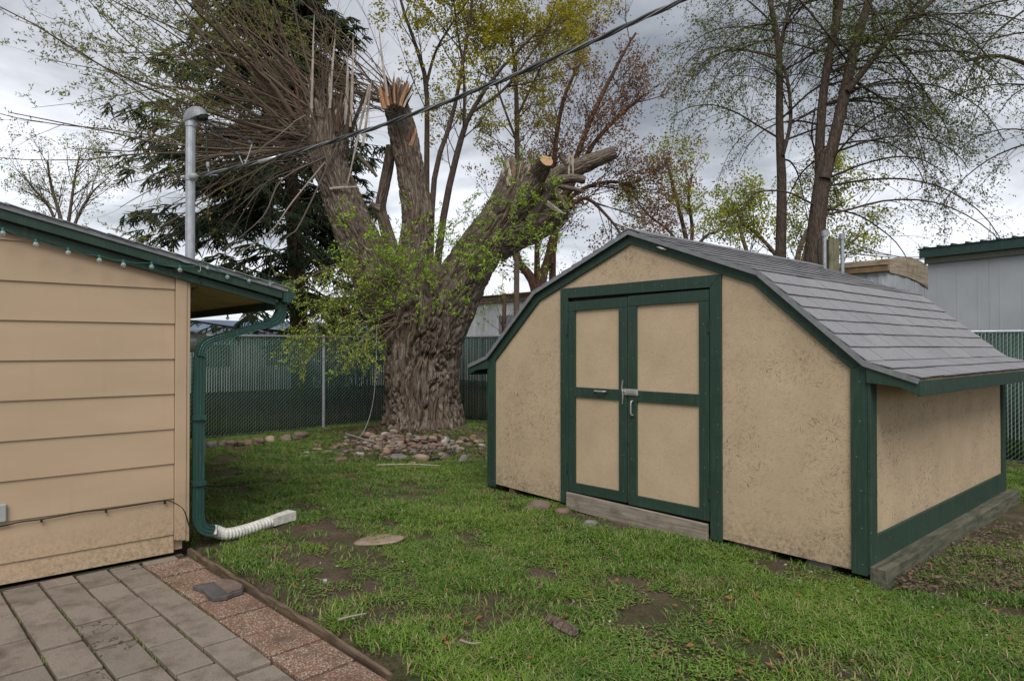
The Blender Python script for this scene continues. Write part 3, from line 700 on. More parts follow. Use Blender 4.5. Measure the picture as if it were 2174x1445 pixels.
for k, (mid, end) in enumerate(((P(490, 275, 5.7), P(527, 300, 5.7)), (P(470, 290, 5.7), P(501, 323, 5.7)), (P(438, 290, 5.75), P(441, 345, 5.7)))):
    MB().tube(smooth_poly([hv, (hv + mid) / 2 - UP * .03, mid, end], 6), .0075, 6).build('lead_wire', M['black'], cab, smooth=True)
    MB().tube([end, end + (end - mid) * .22], .014, 8).build('connector', M['cable_grey'] if k == 2 else M['cable'], cab, smooth=True)
    e2 = end + (end - mid) * .22
    tj = cable_c(np.array([.10 + .02 * k]))[0] if k < 2 else cable_c(np.array([.03]))[0]
    MB().tube(smooth_poly([e2, e2 * .45 + tj * .55 - UP * .05, tj], 6), .005, 6).build('jumper_wire', M['cable_grey'], cab, smooth=True)
MB().tube(smooth_poly([cz + RIGHT * .05 - FWD * .05, P(440, 372, 5.7), A0 + RIGHT * .15], 5), .005, 6).build('tie_wire', M['cable_grey'], cab)

# ------------------------------------------------------------------ shed
shed = thing('shed', 'tan barn roofed storage shed with green trim and double doors', 'shed', (SX0 + 1.955, SY0, 0))
XC = (SX0 + SX1) / 2; HW = (SX1 - SX0) / 2
prof_r = [(0, 2.575), (1.21, 2.115), (HW, 1.455), (HW + .32, 1.352)]
def offs(poly, d):     # offset to the right hand of travel (inwards/down for right side)
    poly = [np.array(p_, float) for p_ in poly]; out = []
    ns = []
    for a, b in zip(poly[:-1], poly[1:]):
        t_ = (b - a) / np.linalg.norm(b - a); ns.append(np.array((t_[1], -t_[0])))
    for i, p_ in enumerate(poly):
        if i == 0: nn = ns[0]; out.append(p_ + np.array((0, -d / abs(nn[1])))) if abs(nn[1]) > .3 else out.append(p_ + nn * d); continue
        if i == len(poly) - 1: out.append(p_ + ns[-1] * d); continue
        bis = ns[i - 1] + ns[i]; bis /= np.linalg.norm(bis); out.append(p_ + bis * d / bis.dot(ns[i]))
    return out
line = [(0, 2.575), (1.21, 2.115), (HW, 1.455), (HW, .045)]
inner = offs(line, .105); outer = offs(line, .012)
wallin = offs(line, .02)
for s in (-1, 1):
    for i, nm in enumerate(('rake_board', 'rake_board', 'corner_board')):
        a, b, c_, d_ = outer[i], outer[i + 1], inner[i + 1], inner[i]
        if i == 2: a = (HW - .001, a[1]); b = (HW - .001, b[1])
        MB().prism_y([(XC + s * q_[0], q_[1]) for q_ in (a, b, c_, d_)], SY0 - .022 - .001 * i, SY0 - .001).build(nm, M['green'], shed, bevel=.002)
# front wall sheets
DX0, DX1, DZ = -4.53, -2.79, 2.125     # door frame outside
def roof_under(x):
    x = abs(x - XC); pts = wallin
    for a, b in zip(pts[:2], pts[1:3]):
        if a[0] <= x <= b[0] + 1e-6: return a[1] + (b[1] - a[1]) * (x - a[0]) / (b[0] - a[0])
    return pts[2][1]
brk = 1.21
lw = [(SX0 + .002, .07), (DX0 + .04, .055), (DX0 + .04, roof_under(DX0 + .04)), (XC - brk, roof_under(XC - brk)), (SX0 + .002, 1.44)]
lw = [(SX0 + .002, .075), (DX0 + .04, .05), (DX0 + .04, roof_under(DX0 + .04))] + ([(XC - brk, roof_under(XC - brk))] if XC - brk < DX0 + .04 else []) + [(SX0 + .002, 1.44)]
MB().prism_y(lw, SY0, SY0 + .012).build('wall_panel', M['osb'], shed)
zs = 1.448
MB().prism_y([(DX1 - .04, .06), (SX1 - .002, .06), (SX1 - .002, zs - .0008), (DX1 - .04, zs - .0008)], SY0, SY0 + .012).build('wall_panel', M['osb'], shed)
rp = [(DX1 - .04, zs), (SX1 - .004, zs)] + [(XC + brk, roof_under(XC + brk)), (DX1 - .04, roof_under(DX1 - .04))]
MB().prism_y(rp, SY0, SY0 + .012).build('wall_panel', M['osb'], shed)
MB().prism_y([(DX0 + .042, DZ - .04), (DX1 - .042, DZ - .04), (DX1 - .042, roof_under(DX1)), (XC, 2.55), (DX0 + .042, roof_under(DX0))], SY0, SY0 + .012).build('gable_panel', M['osb'], shed)
MB().box(SX0 + .03, SX1 - .03, SY0 + .05, SY1 - .03, .11, .14).build('floor', M['grey_wood'], shed)
MB().prism_y([(SX0 + .002, .06), (SX1 - .002, .06), (SX1 - .002, 1.44), (XC + brk, roof_under(XC + brk)), (XC, 2.55), (XC - brk, roof_under(XC - brk)), (SX0 + .002, 1.44)], SY1 - .012, SY1).build('rear_wall', M['osb'], shed)
# door frame (mitred)
fw = .098; y0, y1 = SY0 - .026, SY0 - .001
MB().prism_y([(DX0, .05), (DX0 + fw, .05), (DX0 + fw, DZ - fw), (DX0, DZ - .0)], y0, y1).build('door_frame_board', M['green'], shed, bevel=.002)
MB().prism_y([(DX1 - fw, .042), (DX1, .042), (DX1, DZ), (DX1 - fw, DZ - fw)], y0, y1).build('door_frame_board', M['green'], shed, bevel=.002)
MB().prism_y([(DX0 + .001, DZ), (DX0 + fw, DZ - fw + .001), (DX1 - fw, DZ - fw + .001), (DX1 - .001, DZ)], y0, y1 - .001).build('door_frame_board', M['green'], shed, bevel=.002)
def door(x0, x1, zt0, zt1, zb0, zb1, handle):
    t0 = SY0 - .006
    def zt(x): return zt0 + (zt1 - zt0) * (x - x0) / (x1 - x0)
    def zbm(x): return zb0 + (zb1 - zb0) * (x - x0) / (x1 - x0)
    d = MB().prism_y([(x0 + .004, zbm(x0) + .004), (x1 - .004, zbm(x1) + .004), (x1 - .004, zt(x1) - .004), (x0 + .004, zt(x0) - .004)], t0, t0 + .012).build('door', M['osb_door'], shed)
    w = .09; ya, yb = t0 - .02, t0 - .0005
    def st(xa, xb, i0, i1, mm_): MB().prism_y([(xa, zbm(xa) + i0), (xb, zbm(xb) + i0), (xb, zt(xb) - i1), (xa, zt(xa) - i1)], ya, yb).build('stile', M[mm_], d, bevel=.002)
    st(x0, x0 + w, w + .001, w + .001, 'green' if handle == 'h' else 'green_worn'); st(x1 - w, x1, w + .001, w + .001, 'green_worn' if handle == 'h' else 'green')
    MB().prism_y([(x0, zbm(x0)), (x1, zbm(x1)), (x1, zbm(x1) + w), (x0, zbm(x0) + w)], ya - .001, yb).build('rail', M['green'], d, bevel=.002)
    MB().prism_y([(x0, zt(x0) - w), (x1, zt(x1) - w), (x1, zt(x1)), (x0, zt(x0))], ya - .001, yb).build('rail', M['green'], d, bevel=.002)
    zm = 1.13
    MB().prism_y([(x0 + w, zm - .047), (x1 - w, zm - .047), (x1 - w, zm + .047), (x0 + w, zm + .047)], ya + .001, yb).build('rail', M['green'], d, bevel=.002)
    hx = x0 - .003 if handle == 'h' else x1 + .003
    for z_ in (1.72, .40): MB().box(hx - .008, hx + .008, ya - .012, ya + .004, z_ - .05, z_ + .05).build('hinge', M['dark_metal'], d, bevel=.002)
    if handle == 'h':
        c_ = WY(1276, 830, ya)
        MB().tube(smooth_poly([c_ + np.array((-.062, 0, 0)), c_ + np.array((-.05, -.03, 0)), c_ + np.array((.05, -.03, 0)), c_ + np.array((.062, 0, 0))], 5), .0075, 8).build('handle', M['galv'], d, smooth=True)
        for sg in (-1, 1): MB().box(c_[0] + sg * .07 - .014, c_[0] + sg * .07 + .014, ya - .004, ya, c_[2] - .02, c_[2] + .02).build('handle_plate', M['dark_metal'], d, bevel=.002)
    else:
        c_ = WY(1344, 866, ya)
        MB().tube(smooth_poly([c_ + np.array((0, 0, -.062)), c_ + np.array((0, -.03, -.05)), c_ + np.array((0, -.03, .05)), c_ + np.array((0, 0, .062))], 5), .0075, 8).build('handle', M['galv'], d, smooth=True)
        for sg in (-1, 1): MB().box(c_[0] - .02, c_[0] + .02, ya - .004, ya, c_[2] + sg * .07 - .014, c_[2] + sg * .07 + .014).build('handle_plate', M['dark_metal'], d, bevel=.002)
    return d
dl = door(-4.425, -3.716, 1.99, 2.0, .175, .185, 'h')
dr = door(-3.698, -2.897, 2.005, 2.012, .175, .18, 'v')
MB().box(DX0 + fw, DX1 - fw, SY0 + .03, SY0 + .05, .1, DZ - .02).build('door_gap_shade', M['void'], shed)  # dark sheet added behind the doors, painted as shade in their recess
hp = WY(1338, 832, SY0 - .03)
MB().box(hp[0] - .085, hp[0] + .085, SY0 - .034, SY0 - .0285, hp[2] - .028, hp[2] + .028).build('hasp', M['silver'], shed, bevel=.002)
MB().box(hp[0] - .03, hp[0] + .075, SY0 - .040, SY0 - .0345, hp[2] - .016, hp[2] + .018).build('hasp_strap', M['silver'], shed, bevel=.003)
MB().tube(smooth_poly([hp + np.array((-.072, -.006, 0)), hp + np.array((-.065, -.03, .012)), hp + np.array((-.058, -.006, 0))], 5), .005, 6).build('hasp_staple', M['silver'], shed)
sp_ = WY(1321, 833, SY0 - .055)
stk = MB().tube(smooth_poly([sp_ + np.array((.0, 0, -.10)), sp_ + np.array((.006, 0, -.03)), sp_ + np.array((-.004, 0, .04)), sp_ + np.array((.006, 0, .11))], 4), [.004] * 3 + [.006] * 9 + [.003], 6).build('twig', M['twig_grey']); tag(stk, 'short twig pushed through the shed door hasp as a pin', 'twig')
MB().prism_y([(-4.42, .018), (-2.90, -.03), (-2.90, .160), (-4.42, .170)], SY0 - .062, SY0 - .028).build('threshold_board', M['grey_wood'], shed, bevel=.003)
ho = thing('rope_cleat', 'small white rope cleat fixed to the shed rake board near the peak', 'cleat', tuple(WY(1405, 527, SY0 - .03)))
cp = WY(1405, 527, SY0 - .034)
MB().tube([cp + np.array((-.05, 0, .018)), cp + np.array((-.015, -.012, .006)), cp + np.array((.015, -.012, -.006)), cp + np.array((.05, 0, -.018))], [.004, .008, .008, .004], 6).build('cleat_bar', M['plug'], ho, smooth=True)
# nail heads along the painted boards
nm = MB()
def nail(x, z, y=SY0 - .0275): nm.tube([(x, y + .002, z), (x, y, z)], .0042, 6)
for z_ in np.arange(.16, 2.05, .27):
    for x in (DX0 + .03, DX1 - .03): nail(x + random.uniform(-.01, .01), z_ + random.uniform(-.02, .02))
for z_ in np.arange(.12, 1.36, .24):
    for x in (SX0 + .05, SX1 - .05): nail(x + random.uniform(-.02, .02), z_ + random.uniform(-.02, .02), SY0 - .0255)
for x in np.arange(DX0 + .2, DX1 - .1, .33): nail(x, DZ - .05 + random.uniform(-.02, .02))
for xs_ in (-4.38, -3.76, -3.655, -2.94):
    for z_ in np.arange(.3, 2.0, .29): nail(xs_ + random.uniform(-.015, .015), z_ + random.uniform(-.02, .02), SY0 - .0275)
nm.build('nail_heads', M['drip'], shed)['kind'] = 'stuff'
# side wall (right), corner boards, base board, beam
ybk = SY1
MB().box(SX1 - .013, SX1, SY0 + .001, SY0 + 1.73, .29, 1.40).build('side_panel', M['osb'], shed)
MB().box(SX1 - .013, SX1, SY0 + 1.733, ybk - .001, .29, 1.40).build('side_panel', M['osb'], shed)
MB().box(SX1 + .001, SX1 + .022, SY0 - .024, SY0 + .085, .06, 1.345).build('corner_board', M['green_worn'], shed, bevel=.002)
MB().box(SX1 + .001, SX1 + .022, ybk - .09, ybk + .02, .10, 1.345).build('corner_board', M['green_worn'], shed, bevel=.002)
MB().prism_x([(SY0 + .087, .115), (ybk - .092, .115), (ybk - .092, .30), (SY0 + .087, .30)], SX1 - .012, SX1 + .020).build('base_board', M['green_worn'], shed, bevel=.002)
MB().prism_y([(SX1 + .012, -.05), (SX1 + .125, -.05), (SX1 + .115, .115), (SX1 + .012, .118)], SY0 - .03, SY1 + .13).build('skid_beam', M['beam'], shed, bevel=.006)
MB().prism_y([(SX0 - .0, -.05), (SX0 + .1, -.05), (SX0 + .1, .1), (SX0, .1)], SY0 + .1, SY1).build('skid_beam', M['beam'], shed, bevel=.004)
MB().box(SX0 - .002, SX0 + .011, SY0 + .013, SY1 - .013, .08, 1.42).build('side_panel', M['osb'], shed)
MB().box(SX0 - .022, SX0 - .003, SY0 - .02, SY0 + .08, .04, 1.38).build('corner_board', M['green'], shed, bevel=.002)
# eave fascia and skirt ends
for s in (-1, 1):
    k0, tip = prof_r[2], prof_r[3]
    MB().prism_y([(XC + s * q_[0], q_[1]) for q_ in ((k0[0] + .003, k0[1] - .014), (tip[0], tip[1] - .014), (tip[0], tip[1] - .105), (k0[0] + .20, k0[1] - .155), (k0[0] + .003, k0[1] - .135))], SY0 - .045, SY0 - .02).build('skirt_end_board', M['green'], shed, bevel=.002)
    xa, xb = XC + s * (tip[0] - .024), XC + s * (tip[0] - .001)
    MB().box(min(xa, xb), max(xa, xb), SY0 - .0195, SY1 + .06, tip[1] - .106, tip[1] - .014).build('eave_board', M['green_worn'] if s == 1 else M['green'], shed, bevel=.002)
# roof
YR0, YR1 = SY0 - .055, SY1 + .10
for s in (-1, 1):
    up = prof_r; lo = offs(prof_r, .012)
    roof = None
    for i in range(3):
        a, b = np.array(up[i]), np.array(up[i + 1]); a2, b2 = lo[i], lo[i + 1]
        dk = MB().prism_y([(XC + s * q_[0], q_[1]) for q_ in (a, b, b2, a2)], YR0 + .004, YR1).build('roof', M['grey_wood'], shed)
        # drip edge on the rake
        d1 = offs(prof_r, .029); d0 = offs(prof_r, -.006)
        MB().prism_y([(XC + s * q_[0], q_[1]) for q_ in (d0[i], d0[i + 1], d1[i + 1], d1[i])], YR0 - .004, YR0 + .002).build('drip_edge', M['drip'], dk)
        tvec = np.array((s * (b - a)[0], 0, (b - a)[1])); Ls = np.linalg.norm(tvec); tvec /= Ls; nv = np.array((-tvec[2] * s, 0, tvec[0] * s)); nv = nv if nv[2] > 0 else -nv
        nc = max(2, round(Ls / .143)); ex = Ls / nc
        if s == 1:
            sm = bpy.data.meshes.get('shingle_tab')
            tabw = .305
            base = MB()
            hl = (ex + .025) / 2
            base.obox((0, 0, 0), (tabw / 2 - .0042, 0, 0), (0, hl, .0), (0, 0, .0030))
            me_ = base.mesh('shingle'); me_.materials.append(M['shingle'])
            for c_ in range(nc):
                off = (c_ % 2) * tabw / 2; y = YR0 - off
                bot = np.array((XC + s * a[0], 0, a[1])) + tvec * ((c_ + 1) * ex + .006)
                sag = .0
                while y < YR1 - .01:
                    ya, yb_ = max(y, YR0), min(y + tabw, YR1)
                    if yb_ - ya > .03:
                        full = (yb_ - ya) > tabw - .001
                        cen = bot - tvec * hl; tilt = .0065
                        jit = random.uniform(-.004, .004)
                        o = bpy.data.objects.new('shingle', me_); COL.objects.link(o); o.parent = dk
                        ax = np.array((0, 1., random.uniform(-.002, .002))); ay = tvec * 1.0 + nv * (tilt / hl); ay /= np.linalg.norm(ay); az = np.cross(ax, ay)
                        if az[2] < 0: ax = -ax; az = np.cross(ax, ay)
                        cc = cen + nv * (.0045 + .0065 + random.uniform(-.001, .0015)) + tvec * jit; cc[1] = (ya + yb_) / 2
                        sx_ = (yb_ - ya) / tabw
                        o.matrix_basis = Matrix(((ax[0] * sx_, ay[0], az[0], cc[0]), (ax[1] * sx_, ay[1], az[1], cc[1]), (ax[2] * sx_, ay[2], az[2], cc[2]), (0, 0, 0, 1)))
                    y += tabw
        else:
            mb = MB()
            for c_ in range(nc):
                bot = np.array((XC + s * a[0], 0, a[1])) + tvec * ((c_ + 1) * ex + .006); hl = (ex + .025) / 2; cen = bot - tvec * hl + nv * .010; cen[1] = (YR0 + YR1) / 2
                mb.obox(cen, (0, (YR1 - YR0) / 2, 0), tvec * hl + nv * .0055, nv * .0016)
            o = mb.build('shingle_courses', M['shingle'], dk); tag(o, kind='stuff')
cap = MB(); cap.prism_y([(-.13, -.042), (0, .006), (.13, -.042), (.13, -.046), (0, .001), (-.13, -.046)], 0, .30); cme = cap.mesh('ridge_shingle'); cme.materials.append(M['shingle'])
y = YR0 - .002; k = 0
while y < YR1 - .1:
    o = bpy.data.objects.new('ridge_shingle', cme); COL.objects.link(o); o.parent = shed; o.matrix_parent_inverse = Matrix.Translation(shed.location).inverted()
    o.location = (XC, y, 2.575 + .020 + .0015 * (k % 3)); o.rotation_euler = (R(-.7), 0, 0); y += .15; k += 1
# dark soil under the shed is the ground itself; support blocks
def stone_mesh(name, a, b, c, seed, rough=.3, sub=3):
    bm = bmesh.new(); bmesh.ops.create_icosphere(bm, subdivisions=sub, radius=1)
    for v_ in bm.verts:
        p_ = v_.co.copy(); n_ = .5 + .5 * math.sin(p_.x * 2.1 + seed) * math.cos(p_.y * 2.7 + seed * 1.7) ; n2_ = math.sin(p_.z * 3.1 + seed * .7 + p_.x * 1.3)
        k_ = 1 + rough * (n_ - .5) + rough * .6 * n2_; sg = lambda x, e: math.copysign(abs(x) ** e, x)
        v_.co = Vector((sg(p_.x, .8) * a * k_, sg(p_.y, .8) * b * k_, sg(p_.z, .85) * c * k_))
    me_ = bpy.data.meshes.new(name); bm.to_mesh(me_); bm.free(); return me_
def stone(px, py, wpx, hpx, colr, label, group=None, name='stone', zlift=0.0, cat='stone', flat=None, seed=None):
    g = G(px, py + hpx * .30); 
    for _ in range(3):
        gz_ = float(gh(g[0], g[1])); g = G(px, py + hpx * .30, gz_)
    d = g[0] * -ST + g[1] * CT; s = d / F
    a = wpx * s / 2; c_ = (flat if flat else hpx * s * .52); b = a * random.uniform(.65, .95)
    sd_ = seed if seed is not None else random.uniform(0, 50)
    o = link(name, stone_mesh(name, a, b, max(c_, .008), sd_), STN[colr], smooth=True)
    o.location = (g[0], g[1], gz_ + c_ * .12 + zlift); o.rotation_euler = (random.uniform(-.12, .12), random.uniform(-.12, .12), TH + random.uniform(-.35, .35))
    return tag(o, label, cat, group)
stone(1143, 1072, 58, 24, 'brown', 'large rounded brown rock under the left front edge of the shed')
stone(1192, 1084, 30, 22, 'reddish', 'reddish rock beside the door threshold under the shed edge')
stone(1254, 1109, 36, 14, 'grey', 'flat grey rock half buried in front of the threshold board')
blk = MB().box(-5.32, -5.25, SY0 + .01, SY0 + .10, -.02, .085).build('wooden_block', M['edge_wood']); tag(blk, 'small wooden support block under the left end of the shed', 'block')
blk = MB().box(-2.72, -2.42, SY0 + .03, SY0 + .2, -.02, .07).build('brick_block', STN['brown'], bevel=.004); tag(blk, 'brown support block under the shed right of the doors', 'block')
blk = MB().box(-2.15, -1.98, SY0 + .03, SY0 + .2, -.02, .05).build('brick_block', STN['grey'], bevel=.004); tag(blk, 'grey support block under the shed near its right corner', 'block')
# ------------------------------------------------------------------ fences
def fence(p0, p1, posts, label, pitch=.042, hgt=1.76, twist=0):
    p0, p1 = np.array(p0, float), np.array(p1, float); L_ = np.linalg.norm(p1 - p0); u = (p1 - p0) / L_; nrm = np.array((u[1], -u[0], 0.))
    f = thing('chain_link_fence', label, 'fence', tuple(p0))
    V = []; Fq = []
    n = int(L_ / pitch)
    for i in range(n):
        c_ = p0 + u * (i + .5) * pitch; w = pitch * .40 * random.uniform(.92, 1.03); tw = random.uniform(-.12, .12) + twist; a = u * w * math.cos(tw) + nrm * w * math.sin(tw)
        lz = random.uniform(-.012, .01); dx_ = u * random.uniform(-.002, .002); hw = nrm * .004
        g0 = float(gh(c_[0], c_[1])); z0 = g0 + .05 + lz; z1 = hgt - .015 + lz
        k = len(V)
        V += [c_ - a + UP * z0 , c_ + a + UP * z0, c_ + a + dx_ + UP * z1, c_ - a + dx_ + UP * z1]
        V += [q_ + hw for q_ in V[k:k + 4]]
        Fq += [(k, k + 1, k + 2, k + 3), (k + 7, k + 6, k + 5, k + 4), (k, k + 3, k + 7, k + 4), (k + 1, k + 5, k + 6, k + 2), (k + 3, k + 2, k + 6, k + 7), (k, k + 4, k + 5, k + 1)]
    o = link('slats', mesh_np('slats', V, Fq), M['slat'], f); tag(o, kind='stuff')
    # woven wire: one set of diagonals before the slats, one behind, knuckles above the rail
    V = []; Fq = []; dg = pitch * 1.72; rw = .0020
    def seg(a, b, off):
        a = a + off; b = b + off; t_ = b - a; t_ /= np.linalg.norm(t_); s_ = np.cross(t_, nrm); k = len(V)
        for q_ in (a, b):
            for j in range(3):
                an = j * 2.094; V.append(q_ + rw * (s_ * math.cos(an) + nrm * math.sin(an)))
        Fq.extend([(k + j, k + (j + 1) % 3, k + 3 + (j + 1) % 3, k + 3 + j) for j in range(3)])
    hh = hgt + .035; sl_ = 1.0; m = int((L_ + hh) / dg)
    for i in range(m):
        x = i * dg - hh / sl_
        for sgn, off in ((1, nrm * .009), (-1, -nrm * .009)):
            if sgn == 1: xa, xb = x, x + hh / sl_
            else: xa, xb = x + hh / sl_, x
            za, zb_ = .03, hh
            if sgn == 1:
                if xa < 0: za = .03 + (0 - xa) * sl_; xa = 0
                if xb > L_: zb_ = hh - (xb - L_) * sl_; xb = L_
            else:
                if xb < 0: zb_ = hh - (0 - xb) * sl_; xb = 0
                if xa > L_: za = .03 + (xa - L_) * sl_; xa = L_
            if zb_ - za < .02: continue
            seg(p0 + u * xa + UP * za, p0 + u * xb + UP * zb_, off * (1 if sgn == 1 else 1))
    o = link('wire_mesh', mesh_np('wire_mesh', V, Fq), M['wire'], f); tag(o, kind='stuff')
    MB().tube([p0 + UP * hgt, p1 + UP * hgt], .021, 10).build('top_rail', M['galv'], f, smooth=True)
    MB().tube([p0 + UP * .035 + nrm * .012, p1 + UP * .035 + nrm * .012], .006, 6).build('bottom_wire', M['green_metal'], f)
    for s_ in posts:
        c_ = p0 + u * s_ + nrm * .04
        MB().tube([c_ + UP * -.1, c_ + UP * (hgt + .005)], .030, 12).build('post', M['galv'], f, smooth=False)
        V_, F_ = uv_sphere(c_ + UP * (hgt + .01), .034, 10, 6); MB().add(V_, F_).build('post_cap', M['galv'], f, smooth=True)
        for z_ in (.55, 1.1): MB().tube([c_ + UP * z_, c_ + UP * (z_ + .02)], .034, 12).build('tie_band', M['galv'], f)
    return f
M['slat'] = plain('green_vinyl_slat', (.011, .050, .032), .45, .25, 8)
FX = -11.91
fence((FX, -1.0, 0), (FX, 8.22, 0), (1.85 - .2, 6.78, 9.2), 'green slatted chain link fence at the left behind the house and willow')
fence((FX, 8.22, 0), (1.6, 12.0, 0), (2.9, 5.9, 8.9, 11.4), 'green slatted chain link fence running behind the shed to the right', pitch=.040, hgt=1.77)

# ------------------------------------------------------------------ buildings beyond the fence
M['alum'] = plain('ribbed_aluminium', (.46, .48, .50), .5, .12, 3)
M['alum2'] = plain('pale_ribbed_aluminium', (.55, .56, .55), .5, .1, 3)
M['brown_metal'] = plain('brown_metal_trim', (.24, .165, .09), .5, .3, 7)
M['rust'] = wood('weathered_brown_roof', (.24, .17, .10), (.55, .47, .35), (.6, .6, 16))
def mobile_home():
    c_ = P(1886, 700, 13.8); c_[2] = 0
    L_ = 15.2; XD = np.array((-1., 0.02, 0)); XD /= np.linalg.norm(XD)     # runs away to the left
    YD = np.array((XD[1] * -1 * -1, 1, 0)); YD = np.array((.02, 1., 0)); top0 = 3.38
    h_ = thing('mobile_home', 'long pale ribbed aluminium mobile home with brown trim and arched roof end', 'mobile home', tuple(c_))
    wt_ = 3.13
    n = 13; w = L_ / n
    for i in range(n):
        a = c_ + XD * (i * w); b = c_ + XD * ((i + 1) * w - .004)
        mb = MB(); nn = int(w / .1)
        pts = []
        for k in range(nn + 1):
            q_ = a + (b - a) * k / nn; o_ = -.012 if k % 2 else 0.0
            pts.append((q_[0], q_[1] + o_)); 
            if k < nn:
                q2 = a + (b - a) * (k + .8) / nn; pts.append((q2[0], q2[1] + o_))
        vs = [(x, y, .35) for x, y in pts] + [(x, y, wt_) for x, y in pts] + [(x, y + .05, .35) for x, y in pts] + [(x, y + .05, wt_) for x, y in pts]
        m = len(pts)
        fs = [(k, k + 1, m + k + 1, m + k) for k in range(m - 1)] + [(2 * m + k + 1, 2 * m + k, 3 * m + k, 3 * m + k + 1) for k in range(m - 1)] + [(0, m, 3 * m, 2 * m), (m - 1, 3 * m - 1, 4 * m - 1, 2 * m - 1)]
        mb.add(vs, fs).build('wall_panel', M['alum2'] if i % 4 == 2 or i == 12 else M['alum'], h_)
    a = c_; b = c_ + XD * L_; mid = (a + b) / 2
    MB().obox(mid + UP * ((wt_ + top0) / 2) - YD * .04, XD * (L_ / 2 + .04), YD * .05, UP * ((top0 - wt_) / 2)).build('roof_trim', M['brown_metal'], h_, bevel=.01)
    MB().obox(mid + UP * (top0 - .06) - YD * .10, XD * (L_ / 2 + .04), YD * .012, UP * .05).build('gutter', M['rust'], h_, bevel=.004)
    MB().obox(mid + YD * 2.1 + UP * 1.7, XD * (L_ / 2 - .06), YD * 1.95, UP * 1.4).build('wall_core', M['alum'], h_)
    # end wall with arched top, facing +X
    def end(u): return c_ + YD * (u * 4.2)
    N_ = 14; arc = [(u, top0 + .30 * math.sin(math.pi * min(u * .9 + .12, 1)) ** .8 - .30 * math.sin(math.pi * .12) ** .8 - (.85 * max(0, u - .25) ** 1.7)) for u in np.linspace(0, 1, N_ + 1)]
    fasc = [(u, wt_ - .02 - .12 * u - .85 * max(0, u - .25) ** 1.5) for u in np.linspace(0, 1, N_ + 1)]
    for k in range(N_):
        u0, u1 = k / N_, (k + 1) / N_
        p0_, p1_ = end(u0), end(u1) - YD * .006
        vv = []
        for q_ in (p0_ + UP * .35, p1_ + UP * .35, p1_ + UP * fasc[k + 1][1], p0_ + UP * fasc[k][1]): vv.append(q_ + np.array((.01 * (k % 2), 0, 0)))
        vv += [q_ - np.array((.05, 0, 0)) for q_ in vv]
        MB().add(vv, [(0, 1, 2, 3), (7, 6, 5, 4), (0, 3, 7, 4), (1, 5, 6, 2), (0, 4, 5, 1), (3, 2, 6, 7)]).build('end_panel', M['alum'], h_)
    vv = []
    for k in range(N_ + 1):
        vv += [end(arc[k][0]) + UP * fasc[k][1] + np.array((.03, 0, 0)), end(arc[k][0]) + UP * arc[k][1] + np.array((.03, 0, 0)), end(arc[k][0]) + UP * arc[k][1] + np.array((-15.2, .0, 0)), end(arc[k][0]) + UP * (fasc[k][1]) + np.array((-.1, 0, 0))]
    fs = []
    for k in range(N_):
        for j in range(3): fs.append((4 * k + j, 4 * k + 4 + j, 4 * k + 5 + j, 4 * k + 1 + j))
    MB().add(vv, fs).build('roof', M['rust'], h_)
    wv = WY(1952, 618, c_[1] + 3.4)
    e0 = c_ + YD * 3.3
    MB().obox(e0 + UP * 2.05 + np.array((.02, .1, 0)), (.03, 0, 0), YD * .55, UP * .09).build('window', M['brown_metal'], h_)
    w2 = c_ + XD * 12.2 - YD * .03
    fr = MB().obox(w2 + UP * 2.35, XD * .55, YD * .03, UP * .42).build('window_frame', M['alum2'], h_)
    MB().obox(w2 + UP * 2.35 - YD * .032, XD * .44, YD * .004, UP * .33).build('pane', M['pane'], fr)
mobile_home()
def metal_building():
    c_ = P(1972, 700, 12.4); c_[2] = 0; L_ = 9.0
    b_ = thing('metal_building', 'grey metal sided outbuilding with green edged corrugated roof at the right', 'building', tuple(c_))
    D_ = np.array((.985, -.17, 0)); D_ /= np.linalg.norm(D_); N_ = np.array((D_[1], -D_[0], 0)) ; Bk = -N_ if N_[1] < 0 else N_
    zt = 3.13; n = 9; w = L_ / n
    for i in range(n):
        mb = MB(); a = c_ + D_ * (i * w)
        mb.obox(a + D_ * (w / 2 - .002) + UP * (zt / 2), D_ * (w / 2 - .002), Bk * .02, UP * zt / 2)
        for k in range(3): mb.obox(a + D_ * (w * (k + .5) / 3) - Bk * .021 + UP * (zt / 2), D_ * .010, Bk * .002, UP * zt / 2)
        mb.build('wall_panel', M['alum3'], b_)
    MB().obox(c_ + Bk * 2.5 + UP * zt / 2 + D_ * .03, D_ * .02, Bk * 2.46, UP * zt / 2).build('side_wall', M['alum3'], b_)
    MB().obox(c_ + D_ * (L_ / 2 - .03) - Bk * .05 + UP * (zt + .04), D_ * (L_ / 2), Bk * .04, UP * .065).build('trim_board', M['trim_olive'], b_, bevel=.004)
    mb = MB(); mb.obox(c_ + D_ * (L_ / 2 - .03) - Bk * .16 + UP * (zt + .165), D_ * (L_ / 2 + .05), Bk * .012, UP * .085); mb.build('fascia', M['green_old'], b_, bevel=.004)
    MB().obox(c_ + D_ * (L_ / 2 - .03) + Bk * 2.3 + UP * (zt + .255), D_ * (L_ / 2 + .06), Bk * 2.49, UP * .006).build('roof', M['green_old'], b_)
    mb = MB()
    for k in range(38):
        q_ = c_ + D_ * (.02 + k * .235) + Bk * 2.3 + UP * (zt + .275); mb.obox(q_, D_ * .02, Bk * 2.5, UP * .014)
    o = mb.build('roof_ribs', M['green_old'], b_); tag(o, kind='stuff')
M['alum3'] = plain('grey_painted_steel', (.42, .44, .455), .5, .08, 1.5)
M['trim_olive'] = plain('olive_trim', (.16, .17, .12), .6)
M['green_old'] = painted('faded_green_trim', (.025, .066, .055), wear=(.1, .06, .05), wear_amt=.56, dirt=.6)
metal_building()
